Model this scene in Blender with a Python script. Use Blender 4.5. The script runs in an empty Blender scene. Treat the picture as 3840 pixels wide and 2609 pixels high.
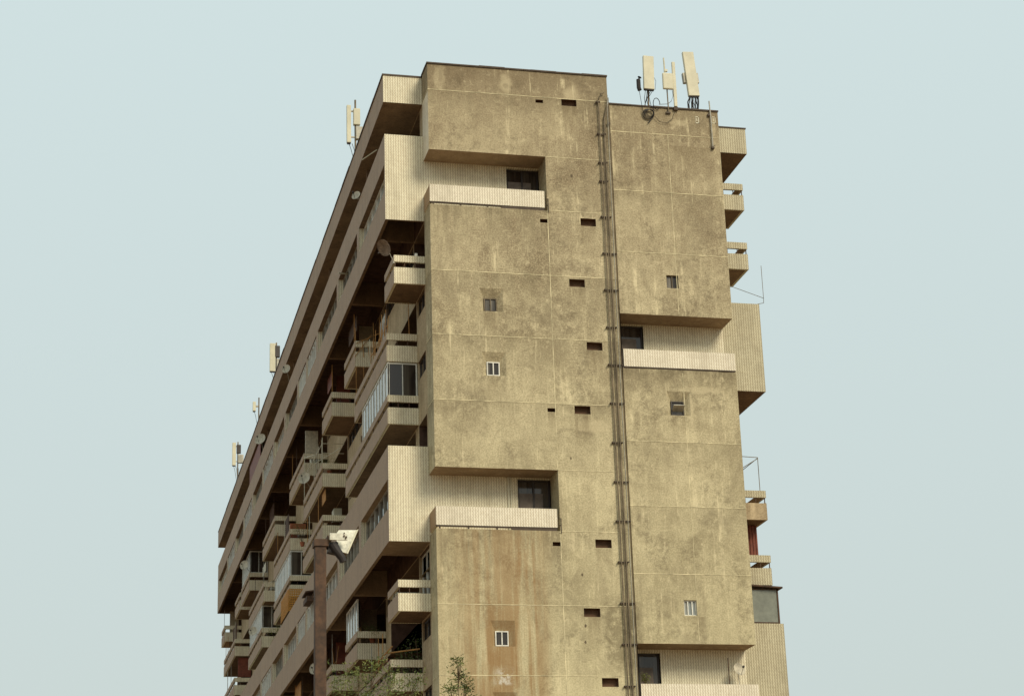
import bpy, math, random
from mathutils import Matrix, Vector, noise

# ------------------------------------------------------------------ camera, sky, sun
sc = bpy.context.scene
col = sc.collection
CAM = Vector((0, 0, 1.7))
yaw, pit, rol = math.radians(13.479), math.radians(18.948), math.radians(-1.910)
fwd = Vector((math.sin(yaw)*math.cos(pit), math.cos(yaw)*math.cos(pit), math.sin(pit)))
rt = Vector((math.cos(yaw), -math.sin(yaw), 0)); upv = rt.cross(fwd)
rr = rt*math.cos(rol) + upv*math.sin(rol); uu = -rt*math.sin(rol) + upv*math.cos(rol)
cd = bpy.data.cameras.new('camera'); cam = bpy.data.objects.new('camera', cd); col.objects.link(cam)
cd.sensor_width = 36; cd.lens = 69.38; cd.clip_start = 0.1; cd.clip_end = 6000
cam.matrix_world = Matrix(((rr.x, uu.x, -fwd.x, CAM.x), (rr.y, uu.y, -fwd.y, CAM.y), (rr.z, uu.z, -fwd.z, CAM.z), (0, 0, 0, 1)))
sc.camera = cam

SUN_EL, SUN_AZ = math.radians(38), math.radians(24)      # azimuth measured from -y towards +x
sund = Vector((math.sin(SUN_AZ)*math.cos(SUN_EL), -math.cos(SUN_AZ)*math.cos(SUN_EL), math.sin(SUN_EL)))
w = bpy.data.worlds.new("World"); sc.world = w; w.use_nodes = True
nt = w.node_tree; nt.nodes.clear()
out = nt.nodes.new('ShaderNodeOutputWorld'); bg = nt.nodes.new('ShaderNodeBackground')
sky = nt.nodes.new('ShaderNodeTexSky'); sky.sky_type = 'NISHITA'; sky.sun_disc = False
sky.sun_elevation = SUN_EL; sky.sun_rotation = math.pi - SUN_AZ
sky.dust_density = 4; sky.air_density = 1.5
mx = nt.nodes.new('ShaderNodeMix'); mx.data_type = 'RGBA'; mx.inputs[0].default_value = 0.90
geo = nt.nodes.new('ShaderNodeTexCoord'); sp = nt.nodes.new('ShaderNodeSeparateXYZ')
nt.links.new(geo.outputs['Generated'], sp.inputs[0])
rmp = nt.nodes.new('ShaderNodeValToRGB')
rmp.color_ramp.elements[0].position = 0.14; rmp.color_ramp.elements[0].color = (.605, .69, .672, 1)
rmp.color_ramp.elements[1].position = 0.50; rmp.color_ramp.elements[1].color = (.665, .785, .78, 1)
nt.links.new(sp.outputs['Z'], rmp.inputs[0])
gain = nt.nodes.new('ShaderNodeVectorMath'); gain.operation = 'SCALE'; gain.inputs['Scale'].default_value = 10.0
nt.links.new(rmp.outputs[0], gain.inputs[0])
nt.links.new(sky.outputs[0], mx.inputs[6]); nt.links.new(gain.outputs[0], mx.inputs[7])
nt.links.new(mx.outputs[2], bg.inputs[0]); bg.inputs[1].default_value = 0.1
nt.links.new(bg.outputs[0], out.inputs[0])
sl = bpy.data.lights.new('sun', 'SUN'); sl.energy = 2.6; sl.angle = math.radians(22); sl.color = (1.0, .90, .70)
so = bpy.data.objects.new('sun', sl); col.objects.link(so); so.location = (0, -20, 80)
so.rotation_euler = sund.to_track_quat('Z', 'Y').to_euler()
sc.view_settings.view_transform = 'Standard'; sc.view_settings.look = 'None'
sc.view_settings.exposure = 0.04; sc.view_settings.gamma = 1; sc.view_settings.use_curve_mapping = False

# ------------------------------------------------------------------ materials
class NT:
    def __init__(s, name):
        s.m = bpy.data.materials.new(name); s.m.use_nodes = True; s.t = s.m.node_tree
        s.b = s.t.nodes['Principled BSDF']
    def n(s, typ, **kw):
        o = s.t.nodes.new(typ)
        for k, v in kw.items(): setattr(o, k, v)
        return o
    def l(s, a, b): s.t.links.new(a, b)
    def pos(s): return s.n('ShaderNodeNewGeometry').outputs['Position']
    def noise(s, vec, scale, detail=4, rough=.55, stretch=None, dist=0):
        if stretch:
            mp = s.n('ShaderNodeMapping'); mp.inputs['Scale'].default_value = stretch; s.l(vec, mp.inputs[0]); vec = mp.outputs[0]
        t = s.n('ShaderNodeTexNoise'); s.l(vec, t.inputs['Vector']); t.inputs['Scale'].default_value = scale
        t.inputs['Detail'].default_value = detail; t.inputs['Roughness'].default_value = rough; t.inputs['Distortion'].default_value = dist
        return t.outputs['Fac']
    def rng(s, v, a, b, c=0, d=1, smooth=False):
        r = s.n('ShaderNodeMapRange'); r.clamp = True
        if smooth: r.interpolation_type = 'SMOOTHSTEP'
        s.l(v, r.inputs['Value'])
        for i, x in zip(('From Min', 'From Max', 'To Min', 'To Max'), (a, b, c, d)): r.inputs[i].default_value = x
        return r.outputs['Result']
    def math(s, op, a, b=None):
        m = s.n('ShaderNodeMath'); m.operation = op
        for i, v in enumerate((a, b)):
            if v is None: continue
            if isinstance(v, (int, float)): m.inputs[i].default_value = v
            else: s.l(v, m.inputs[i])
        return m.outputs[0]
    def mix(s, f, a, b, mode='MIX'):
        m = s.n('ShaderNodeMix'); m.data_type = 'RGBA'; m.blend_type = mode
        for i, v in ((0, f), (6, a), (7, b)):
            if isinstance(v, (int, float)): m.inputs[i].default_value = v
            elif isinstance(v, tuple): m.inputs[i].default_value = (*v, 1)
            else: s.l(v, m.inputs[i])
        return m.outputs[2]
    def bump(s, h, strength=.3, dist=.02):
        b = s.n('ShaderNodeBump'); b.inputs['Strength'].default_value = strength; b.inputs['Distance'].default_value = dist
        s.l(h, b.inputs['Height']); s.l(b.outputs[0], s.b.inputs['Normal'])
    def done(s, c, rough=.85, spec=.25, metal=0):
        if isinstance(c, tuple): s.b.inputs['Base Color'].default_value = (*c, 1)
        else: s.l(c, s.b.inputs['Base Color'])
        s.b.inputs['Roughness'].default_value = rough; s.b.inputs['Specular IOR Level'].default_value = spec
        s.b.inputs['Metallic'].default_value = metal
        return s.m

def mat_concrete(name, light, dark, weather=True, k=1.0):
    n = NT(name); p = n.pos()
    big = n.noise(p, .28, 5, .6, dist=.6); mid = n.noise(p, 1.3, 8, .72, dist=.3)
    streak = n.noise(p, 1.0, 6, .7, stretch=(3.4, 3.4, .20)); grit = n.noise(p, 9.0, 9, .95); sand = n.noise(p, 17, 2, .6); spk = n.noise(p, 3.2, 9, .85, dist=.2)
    a = n.math('ADD', n.math('MULTIPLY', big, .46), n.math('MULTIPLY', mid, .36))
    a = n.math('ADD', a, n.math('MULTIPLY', streak, .24)); a = n.math('ADD', a, n.math('MULTIPLY', grit, .62))
    c = n.mix(n.rng(a, .735, .935), dark, light)
    c = n.mix(n.rng(sand, .50, .64, 0, .42*k), c, tuple(v*.66 for v in dark)); c = n.mix(n.rng(sand, .50, .36, 0, .36*k), c, tuple(min(1, v*1.22) for v in light))
    mid_c = tuple((x+y)*.5 for x, y in zip(light, dark))
    if weather:
        s = n.n('ShaderNodeSeparateXYZ'); n.l(p, s.inputs[0]); x, z = s.outputs['X'], s.outputs['Z']
        M_ = lambda *v: v[0] if len(v) == 1 else n.math('MULTIPLY', v[0], M_(*v[1:]))
        # each pour has its own tone
        pid = n.n('ShaderNodeCombineXYZ'); n.l(n.math('FLOOR', n.math('DIVIDE', n.math('SUBTRACT', n.math('SUBTRACT', z, .7), n.math('MULTIPLY', n.math('GREATER_THAN', x, 22.05), 1.29)), 2.722)), pid.inputs[0])
        n.l(n.math('ADD', n.math('GREATER_THAN', x, 19.2), n.math('MULTIPLY', n.math('GREATER_THAN', x, 22.05), 3.0)), pid.inputs[1])
        wn = n.n('ShaderNodeTexWhiteNoise', noise_dimensions='3D'); n.l(pid.outputs[0], wn.inputs['Vector'])
        c = n.mix(n.rng(wn.outputs['Value'], 0, 1, 0, .14), c, tuple(v*.80 for v in mid_c))
        # the upper storeys are browner, the lower ones paler and yellower
        zz = n.math('ADD', z, n.math('MULTIPLY', n.math('SUBTRACT', big, .5), 9))
        c = n.mix(n.rng(zz, 29, 40.5, 0, .46), c, (.235, .172, .105))
        c = n.mix(n.rng(zz, 31, 15, 0, .40), c, (.60, .54, .325))
        wob = n.math('MULTIPLY', n.noise(p, .9, 6, .7, stretch=(1.4, 1.4, .5)), 3.0)
        c = n.mix(n.rng(n.math('ADD', z, wob), 39.3, 41.0, 0, .55), c, (.17, .125, .075))
        # grey algae bands under ledges and joints, running down in streaks
        for zt, h_, st, xa, xb in ((38.7, 1.2, .30, 10, 22.05), (33.55, 2.0, .55, 10, 19.2), (30.66, 2.2, .42, 10, 22.05), (27.92, 1.8, .34, 10, 22.05), (26.80, 1.3, .62, 22.05, 30), (25.18, 2.4, .36, 10, 22.05), (34.68, 1.5, .25, 22.05, 30), (21.06, 1.6, .26, 22.05, 30), (19.95, 2.6, .55, 10, 19.2), (23.74, 1.2, .28, 22.05, 30)):
            band = M_(n.rng(z, zt-h_, zt), n.rng(z, zt+.05, zt, 0, 1), n.rng(streak, .40, .58), n.math('GREATER_THAN', x, xa), n.math('LESS_THAN', x, xb))
            c = n.mix(M_(band, st*1.3), c, (.185, .150, .090))
    # pitted dark lichen in patches, crisp pale scuffs in others
    grime = n.rng(n.noise(p, .55, 7, .75, stretch=(1.3, 1.3, .7), dist=.8), .50, .62)
    c = n.mix(n.math('MULTIPLY', n.math('MULTIPLY', grime, n.rng(mid, .36, .56)), .40*k), c, tuple(v*.72 for v in dark))
    patch = n.rng(n.noise(p, .36, 4, .6, dist=1.0), .46, .58)
    c = n.mix(n.math('MULTIPLY', n.math('MULTIPLY', patch, n.rng(spk, .50, .56)), .42*k), c, tuple(v*.50 for v in dark))
    c = n.mix(n.math('MULTIPLY', n.rng(grit, .56, .62), .30*k), c, tuple(v*.62 for v in dark))
    c = n.mix(n.math('MULTIPLY', n.rng(spk, .44, .36), .42*k), c, tuple(min(1, v*1.22) for v in light))
    pale = n.math('MULTIPLY', n.rng(streak, .57, .66), n.rng(mid, .46, .56))
    c = n.mix(n.math('MULTIPLY', pale, .60), c, tuple(min(1, v*1.25) for v in light))
    if weather:
        def blob(cx, cz, rx, rz, colr, amt, src=spk, lo=.42, hi=.56, zpos=None):
            dx = n.math('DIVIDE', n.math('SUBTRACT', x, cx), rx); dz = n.math('DIVIDE', n.math('SUBTRACT', z, cz), rz)
            d = n.math('ADD', n.math('MULTIPLY', dx, dx), n.math('MULTIPLY', dz, dz)); d = n.math('ADD', d, n.math('MULTIPLY', n.math('ADD', n.math('SUBTRACT', spk, .5), n.math('SUBTRACT', mid, .5)), 4.0))
            return n.mix(M_(n.rng(d, 1.25, .35), n.rng(src, lo, hi), amt), c, colr)
        for (bx, bz, rx, rz) in ((14.75, 39.35, .28, .62), (17.55, 39.2, .30, .50), (20.45, 39.0, .35, .40), (25.2, 38.0, .4, .16), (26.7, 37.9, .12, .5), (25.4, 26.0, .95, .16), (24.9, 25.2, .10, .8), (17.25, 29.6, .08, .30), (20.8, 24.3, .7, .3)):
            c = blob(bx, bz, rx, rz, (.66, .56, .36), .55, lo=.36, hi=.56)
        for (bx, bz, rx, rz) in ((14.8, 39.45, .10, .32), (17.6, 39.15, .14, .16), (19.2, 29.2, 1.2, .9), (15.4, 25.3, 1.0, .8), (20.3, 31.1, .8, .4), (25.6, 20.6, .7, .5), (24.6, 19.4, .5, .6), (17.1, 28.7, .5, .8), (19.9, 28.6, .7, .8), (15.2, 13.9, .3, .3)):
            c = blob(bx, bz, rx, rz, (.16, .125, .078), .5, lo=.40, hi=.56)
        # drips below the ventilation slots and the small windows
        for (xa, xb, zt, ln) in ((20.0, 20.66, 38.4, 1.0), (20.6, 21.26, 33.0, 1.4), (20.0, 20.66, 30.2, 1.2), (20.62, 21.28, 27.5, 1.3), (19.99, 20.65, 24.8, 1.6), (20.6, 21.26, 19.3, 1.2), (20.0, 20.67, 16.6, 1.8), (18.87, 19.2, 33.0, .8), (18.87, 19.2, 24.8, .8),
                                 (16.4, 16.95, 28.95, 1.3), (16.45, 17.0, 26.25, 1.4), (24.15, 24.7, 30.35, 1.2), (24.05, 24.65, 24.85, 1.4), (24.05, 24.9, 16.65, 1.0), (24.5, 26.5, 36.9, 1.6)):
            f = M_(n.rng(x, xa-.06, xa+.05), n.rng(x, xb-.05, xb+.06, 1, 0), n.rng(z, zt-ln, zt), n.rng(z, zt+.02, zt, 0, 1), n.rng(streak, .38, .58))
            c = n.mix(M_(f, .55), c, (.17, .125, .07))
        # rust run below the lower loggia and round the bottom window
        below = n.rng(z, 19.95, 20.0, 1, 0)
        xm = M_(n.rng(x, 14.3, 16.2, .25, 1, True), n.rng(x, 17.8, 19.1, 1, 0, True))
        fs = n.rng(n.noise(p, 1.0, 6, .72, stretch=(2.2, 2.2, .10), dist=.5), .38, .62)
        c = n.mix(M_(xm, below, n.rng(z, 20, 15.5, .6, 1), n.rng(n.math('ADD', fs, n.math('MULTIPLY', mid, .9)), .5, 1.15), .72), c, (.285, .165, .070))
        core = M_(n.rng(x, 17.25, 17.5), n.rng(x, 18.3, 18.0), n.rng(z, 20.0, 19.4, 0, 1), n.rng(z, 15.5, 18.0), n.rng(streak, .42, .56))
        c = n.mix(M_(core, n.rng(spk, .35, .6), .55), c, (.30, .155, .055))
        halo = M_(n.rng(x, 15.95, 16.2), n.rng(x, 17.55, 17.25), n.rng(z, 17.3, 16.3), n.rng(mid, .36, .58))
        c = n.mix(M_(halo, n.rng(streak, .40, .58, .12, 1), .55), c, (.27, .150, .058))
        white = M_(n.rng(x, 16.3, 16.6), n.rng(x, 17.2, 16.9), n.rng(z, 13.9, 14.0), n.rng(z, 14.7, 14.3), n.rng(spk, .46, .54))
        c = n.mix(M_(white, .8), c, (.62, .58, .50))
        # damp crust beside the pipes low down
        zw = n.math('ADD', z, n.noise(p, 2.5, 3))
        crust = M_(n.rng(x, 20.65, 21.0), n.rng(x, 22.45, 22.2), n.rng(zw, 14.7, 15.4), n.rng(zw, 18.0, 17.5), n.rng(spk, .36, .52))
        c = n.mix(M_(crust, .62), c, (.150, .118, .068))
        # holes knocked in the render
        for (bx, bz) in ((19.75, 22.95), (20.0, 18.25), (20.05, 16.25), (20.02, 15.6), (20.3, 35.2)):
            c = blob(bx, bz, .05, .07, (.13, .10, .065), 1.0, lo=.1, hi=.2)
    n.bump(n.math('ADD', n.math('MULTIPLY', grit, .6), spk), .5, .02)
    return n.done(c, .92, .12)

def mat_tile(name, light, dark):
    n = NT(name); g = n.n('ShaderNodeNewGeometry'); p = g.outputs['Position']
    s = n.n('ShaderNodeSeparateXYZ'); n.l(p, s.inputs[0])
    sn = n.n('ShaderNodeSeparateXYZ'); n.l(g.outputs['True Normal'], sn.inputs[0])
    ax = n.math('GREATER_THAN', n.math('ABSOLUTE', sn.outputs['X']), .5)
    u = n.math('ADD', n.math('MULTIPLY', s.outputs['X'], n.math('SUBTRACT', 1.0, ax)), n.math('MULTIPLY', s.outputs['Y'], ax))
    row = n.math('FLOOR', n.math('DIVIDE', s.outputs['Z'], .062)); half = n.math('MULTIPLY', n.math('MODULO', row, 2.0), .018)
    uv = n.math('ADD', u, half)
    rib = n.math('SINE', n.math('MULTIPLY', uv, 2*math.pi/.105))
    rz = n.math('SINE', n.math('MULTIPLY', s.outputs['Z'], 2*math.pi/.124))
    h = n.math('ADD', n.math('MULTIPLY', rib, .93), n.math('MULTIPLY', rz, .07))
    cell = n.n('ShaderNodeTexWhiteNoise', noise_dimensions='3D'); cv = n.n('ShaderNodeCombineXYZ')
    n.l(n.math('FLOOR', n.math('DIVIDE', uv, .105)), cv.inputs[0]); n.l(row, cv.inputs[1]); n.l(n.math('FLOOR', n.math('DIVIDE', s.outputs['Y'], 1.0)), cv.inputs[2]); n.l(cv.outputs[0], cell.inputs['Vector'])
    f = n.math('ADD', n.rng(h, -.9, .8, .0, .8), n.math('MULTIPLY', cell.outputs['Value'], .25))
    c = n.mix(f, dark, light)
    dirt = n.rng(n.math('ADD', n.math('MULTIPLY', n.noise(p, .8, 5, .6, stretch=(2, 2, .3)), .6), n.math('MULTIPLY', n.noise(p, 3.2, 5, .7), .4)), .46, .66)
    c = n.mix(n.math('MULTIPLY', dirt, .52), c, tuple(x*.80 for x in dark))
    n.bump(h, .55, .012)
    return n.done(c, .6, .35)

def mat_plain(name, c, rough=.7, spec=.3, metal=0, var=.25, scale=3.0, c2=None):
    n = NT(name); p = n.pos()
    f = n.rng(n.noise(p, scale, 5, .65), .35, .65)
    cc = n.mix(f, c2 if c2 else tuple(x*(1-var) for x in c), tuple(min(1, x*(1+var*.4)) for x in c))
    return n.done(cc, rough, spec, metal)

def mat_glass(name, tint, k=.0, rough=.06):
    n = NT(name); p = n.pos()
    s = n.n('ShaderNodeSeparateXYZ'); n.l(p, s.inputs[0])
    # curtains hanging close behind the glass
    f = n.rng(n.noise(p, 1.0, 4, .6, stretch=(3, 3, .12)), .44, .60)
    c = n.mix(n.math('MULTIPLY', f, k), tint, (.45, .40, .32))
    return n.done(c, rough, .5)

M = {}
M['concrete'] = mat_concrete('weathered_concrete', (.605, .52, .335), (.248, .193, .120))
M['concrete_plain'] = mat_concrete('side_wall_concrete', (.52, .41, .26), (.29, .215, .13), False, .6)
M['mortar'] = mat_plain('pale_joint_mortar', (.74, .65, .42), .9, .1, var=.5, scale=2)
M['tile'] = mat_tile('ribbed_ceramic_tile', (.85, .785, .585), (.53, .445, .30))
M['tile_new'] = mat_tile('ribbed_white_tile', (.86, .785, .63), (.56, .475, .345))
M['tile_old'] = mat_tile('ribbed_yellowed_tile', (.60, .54, .37), (.34, .285, .18))
M['flank'] = mat_tile('shaded_ribbed_flank_tile', (.42, .272, .152), (.24, .148, .082))  # darker copy of the ribbed tile: shade of the flank put into its colour
M['soffit'] = mat_concrete('shade_tone_board_soffit', (.235, .155, .095), (.12, .078, .048), False, .5)  # soffit concrete darkened, shade under the flank is in the colour
M['soffit_pale'] = mat_concrete('lit_tone_loggia_soffit', (.42, .31, .205), (.26, .185, .12), False, .5)  # lighter soffit copy where more light reaches, brightness painted into the colour
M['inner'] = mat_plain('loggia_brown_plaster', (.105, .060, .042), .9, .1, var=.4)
M['coping'] = mat_plain('dark_coping_metal', (.085, .06, .042), .7, .3)
M['darkframe'] = mat_plain('dark_window_metal', (.045, .034, .028), .5, .4)
M['white'] = mat_plain('white_painted_frame', (.74, .72, .64), .5, .4, var=.2)
M['cream'] = mat_plain('cream_plastic', (.62, .575, .42), .5, .4, var=.15, scale=1.5)
M['dish_pale'] = mat_plain('dusty_white_sheet_metal', (.70, .67, .55), .6, .3, var=.35, scale=14)
M['dish_dark'] = mat_plain('shade_brown_dish', (.24, .175, .125), .7, .2, var=.4, scale=6)  # shaded back of the dish, painted as a darker brown
M['grey'] = mat_plain('galvanised_steel', (.40, .37, .30), .55, .4, .3, var=.35)
M['pipe'] = mat_plain('rusted_pipe', (.20, .155, .10), .7, .3, var=.5, scale=1.2)
M['black'] = mat_plain('black_rubber', (.028, .022, .02), .6, .3)
M['glass'] = mat_glass('window_glass_with_curtain', (.035, .028, .022), .45)
M['darkglass'] = mat_glass('dark_window_glass', (.03, .022, .018), .12)
M['paleglass'] = mat_glass('sky_toned_pale_glass', (.26, .28, .27), .6, .12)  # pale base colour stands in for reflected sky
M['green_glass'] = mat_plain('dusty_green_glass', (.20, .21, .17), .3, .5, var=.3, scale=2)
M['rust'] = mat_plain('rusty_steel', (.105, .058, .034), .8, .3, var=.5, scale=7, c2=(.045, .030, .022))
M['redwood'] = mat_plain('red_brown_shutter', (.20, .055, .03), .6, .3, var=.4)
M['orange'] = mat_plain('orange_mesh_net', (.62, .30, .07), .8, .2, var=.4, scale=14)
M['cane'] = mat_plain('dry_cane', (.50, .26, .09), .8, .2, var=.4)
M['terracotta'] = mat_plain('terracotta', (.34, .12, .06), .8, .2)
M['vent'] = mat_plain('vent_hole_lining', (.17, .10, .062), .9, .1)
M['leaf'] = mat_plain('leaf_green', (.115, .150, .035), .6, .3, var=.55, scale=2.6)
M['leaf2'] = mat_plain('leaf_olive', (.165, .180, .045), .6, .3, var=.55, scale=2.6)
M['bark'] = mat_plain('bark', (.11, .075, .045), .9, .1)
M['ground'] = mat_plain('dry_paved_ground', (.26, .175, .11), .95, .1, var=.3, scale=.2)
M['dish'] = mat_plain('weathered_dish_paint', (.56, .50, .38), .6, .3, var=.3, scale=6)
M['reddish'] = mat_plain('red_cloth', (.42, .06, .035), .8, .2)
M['blue'] = mat_plain('blue_cloth', (.05, .06, .14), .8, .2)

# ------------------------------------------------------------------ mesh helper
class MB:
    def __init__(s, origin=(0, 0, 0)): s.v = []; s.f = []; s.mi = []; s.o = Vector(origin)
    def face(s, pts, m=0):
        k = len(s.v); s.v += [tuple(Vector(p)-s.o) for p in pts]; s.f.append(tuple(range(k, k+len(pts)))); s.mi.append(m)
    def box(s, x0, x1, y0, y1, z0, z1, m=0, skip=''):
        P = lambda a, b, c: ((x0, x1)[a], (y0, y1)[b], (z0, z1)[c])
        F = {'-x': [P(0,0,0), P(0,0,1), P(0,1,1), P(0,1,0)], '+x': [P(1,0,0), P(1,1,0), P(1,1,1), P(1,0,1)],
             '-y': [P(0,0,0), P(1,0,0), P(1,0,1), P(0,0,1)], '+y': [P(0,1,0), P(0,1,1), P(1,1,1), P(1,1,0)],
             '-z': [P(0,0,0), P(0,1,0), P(1,1,0), P(1,0,0)], '+z': [P(0,0,1), P(1,0,1), P(1,1,1), P(0,1,1)]}
        for k, q in F.items():
            if k not in skip.split(): s.face(q, m)
    def obox(s, c, ax, ay, az, m=0):                     # oriented box: centre and three half axes
        c, ax, ay, az = map(Vector, (c, ax, ay, az))
        P = lambda i, j, k: c + ax*i + ay*j + az*k
        for q in ([P(-1,-1,-1), P(-1,-1,1), P(-1,1,1), P(-1,1,-1)], [P(1,-1,-1), P(1,1,-1), P(1,1,1), P(1,-1,1)],
                  [P(-1,-1,-1), P(1,-1,-1), P(1,-1,1), P(-1,-1,1)], [P(-1,1,-1), P(-1,1,1), P(1,1,1), P(1,1,-1)],
                  [P(-1,-1,-1), P(-1,1,-1), P(1,1,-1), P(1,-1,-1)], [P(-1,-1,1), P(1,-1,1), P(1,1,1), P(-1,1,1)]): s.face(q, m)
    def tube(s, pts, r, n=7, m=0, r2=None):
        pts = [Vector(p) for p in pts]; rings = []
        for i, p in enumerate(pts):
            d = (pts[min(i+1, len(pts)-1)] - pts[max(i-1, 0)]).normalized()
            a = d.cross(Vector((0, 0, 1)) if abs(d.z) < .9 else Vector((1, 0, 0))).normalized(); b = d.cross(a)
            rad = r if r2 is None else r + (r2-r)*i/(len(pts)-1)
            rings.append([p + (a*math.cos(t) + b*math.sin(t))*rad for t in [2*math.pi*k/n for k in range(n)]])
        for A, B in zip(rings, rings[1:]):
            for k in range(n): s.face([A[k], A[(k+1) % n], B[(k+1) % n], B[k]], m)
        s.face(rings[0][::-1], m); s.face(rings[-1], m)
    def build(s, name, mats, parent=None, smooth=False, bevel=0):
        me = bpy.data.meshes.new(name); me.from_pydata(s.v, [], s.f)
        if not isinstance(mats, (list, tuple)): mats = [mats]
        for m in mats: me.materials.append(m)
        if mats[0].name in ('ribbed_white_tile', 'ribbed_ceramic_tile', 'ribbed_yellowed_tile'):           # -x faces take the tile copy with flank shade painted in
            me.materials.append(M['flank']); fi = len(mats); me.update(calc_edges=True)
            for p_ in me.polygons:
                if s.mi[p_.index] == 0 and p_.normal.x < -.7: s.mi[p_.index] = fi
        me.polygons.foreach_set('material_index', s.mi)
        if smooth: me.polygons.foreach_set('use_smooth', [True]*len(s.f))
        me.update()
        o = bpy.data.objects.new(name, me); col.objects.link(o)
        if parent is not None:
            o.parent = parent
        if bevel:
            import bmesh
            bm = bmesh.new(); bm.from_mesh(me); bmesh.ops.remove_doubles(bm, verts=bm.verts, dist=1e-5)
            bmesh.ops.bevel(bm, geom=bm.edges[:], offset=bevel, segments=2, affect='EDGES', profile=.6); bm.to_mesh(me); bm.free()
        return o

def tag(o, label=None, cat=None, group=None, kind=None):
    for k, v in (('label', label), ('category', cat), ('group', group), ('kind', kind)):
        if v: o[k] = v
    return o
def empty(name, loc, label=None, cat=None, group=None):
    o = bpy.data.objects.new(name, None); o.empty_display_size = .3; o.location = loc; col.objects.link(o)
    return tag(o, label, cat, group)

# ------------------------------------------------------------------ ground
g = MB(); g.face([(-3000, -3000, 0), (3000, -3000, 0), (3000, 3000, 0), (-3000, 3000, 0)])
tag(g.build('ground', M['ground']), kind='structure')

# ------------------------------------------------------------------ the tower block
BO = (14.25, 73.0, 0.0)
B = empty('apartment_building', BO, 'tall weathered concrete apartment block with ribbed tile bays, balconies and a blank end wall', 'building')
def mb(): return MB(BO)
XW, YF, YT, XS, XR, YE = 14.25, 73.0, 74.25, 22.04, 26.95, 155.6
XB = 12.62                      # face of the two-storey projecting bays, left
XC = 12.95                      # face of the balconies, left
XBR, XCR = 28.66, 28.32         # the same on the right flank

def cuts(vals): return sorted(set(round(v, 4) for v in vals))
def grid(m, plane, pos, a0, a1, b0, b1, holes, mi=0, flip=False, matf=None):
    """sheet on x=pos or y=pos with rectangular holes (a0,a1,b0,b1)"""
    A = cuts([a0, a1] + [h for H in holes for h in H[:2] if a0 < h < a1]); Bz = cuts([b0, b1] + [h for H in holes for h in H[2:4] if b0 < h < b1])
    for i in range(len(A)-1):
        for j in range(len(Bz)-1):
            ca, cb = (A[i]+A[i+1])/2, (Bz[j]+Bz[j+1])/2
            if any(H[0] < ca < H[1] and H[2] < cb < H[3] for H in holes): continue
            k = matf(ca, cb) if matf else mi
            if plane == 'y': q = [(A[i], pos, Bz[j]), (A[i+1], pos, Bz[j]), (A[i+1], pos, Bz[j+1]), (A[i], pos, Bz[j+1])]
            else: q = [(pos, A[i], Bz[j]), (pos, A[i], Bz[j+1]), (pos, A[i+1], Bz[j+1]), (pos, A[i+1], Bz[j])]
            if flip: q = q[::-1]
            m.face(q, k)

def recess_y(m, x0, x1, z0, z1, y0, y1, mi=0, back=None, openl=False, openr=False, mt=None):
    """lining of a hole in a wall facing -y"""
    mt = mi if mt is None else mt
    m.face([(x0, y0, z1), (x1, y0, z1), (x1, y1, z1), (x0, y1, z1)], mt)
    m.face([(x0, y0, z0), (x0, y1, z0), (x1, y1, z0), (x1, y0, z0)], mi)
    if not openl: m.face([(x0, y0, z0), (x0, y0, z1), (x0, y1, z1), (x0, y1, z0)], mi)
    if not openr: m.face([(x1, y0, z0), (x1, y1, z0), (x1, y1, z1), (x1, y0, z1)], mi)
    if back is not None: m.face([(x0, y1, z0), (x1, y1, z0), (x1, y1, z1), (x0, y1, z1)], back)

L_REC = [(33.55, 36.0), (19.97, 22.44), (6.4, 8.85)]
R_REC = [(26.82, 29.19), (13.2, 15.58)]
XL1 = 19.2
def win_y(x0, x1, z0, z1, y, frame, glass, mull=1, fw=.045, opened=None, off=0):
    """framed window facing -y; the pane is its child"""
    f = mb(); d = .07
    f.box(x0, x1, y-d, y, z0, z0+fw); f.box(x0, x1, y-d, y, z1-fw, z1)
    f.box(x0, x0+fw, y-d, y, z0+fw, z1-fw); f.box(x1-fw, x1, y-d, y, z0+fw, z1-fw)
    for k in range(mull):
        xm = x0 + (x1-x0)*(k+1)/(mull+1) + off
        f.box(xm-fw*.5, xm+fw*.5, y-d-.012, y, z0+fw, z1-fw)
    o = f.build('window', frame, B)
    p = mb(); p.face([(x0+fw, y-.02, z0+fw), (x1-fw, y-.02, z0+fw), (x1-fw, y-.02, z1-fw), (x0+fw, y-.02, z1-fw)])
    p.build('pane', glass, o)
    return o
def win_x(y0, y1, z0, z1, x, frame, glass, n=2, fw=.05, d=.07, name='window', parent=None):
    """framed window facing -x"""
    f = mb()
    f.box(x-d, x, y0, y1, z0, z0+fw); f.box(x-d, x, y0, y1, z1-fw, z1)
    f.box(x-d, x, y0, y0+fw, z0+fw, z1-fw); f.box(x-d, x, y1-fw, y1, z0+fw, z1-fw)
    for k in range(1, n):
        ym = y0 + (y1-y0)*k/n; f.box(x-d-.015, x, ym-fw*.45, ym+fw*.45, z0+fw, z1-fw)
    o = f.build(name, frame, parent or B)
    p = mb(); p.face([(x-.03, y0+fw, z0+fw), (x-.03, y0+fw, z1-fw), (x-.03, y1-fw, z1-fw), (x-.03, y1-fw, z0+fw)])
    p.build('pane', glass, o)
    return o

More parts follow.
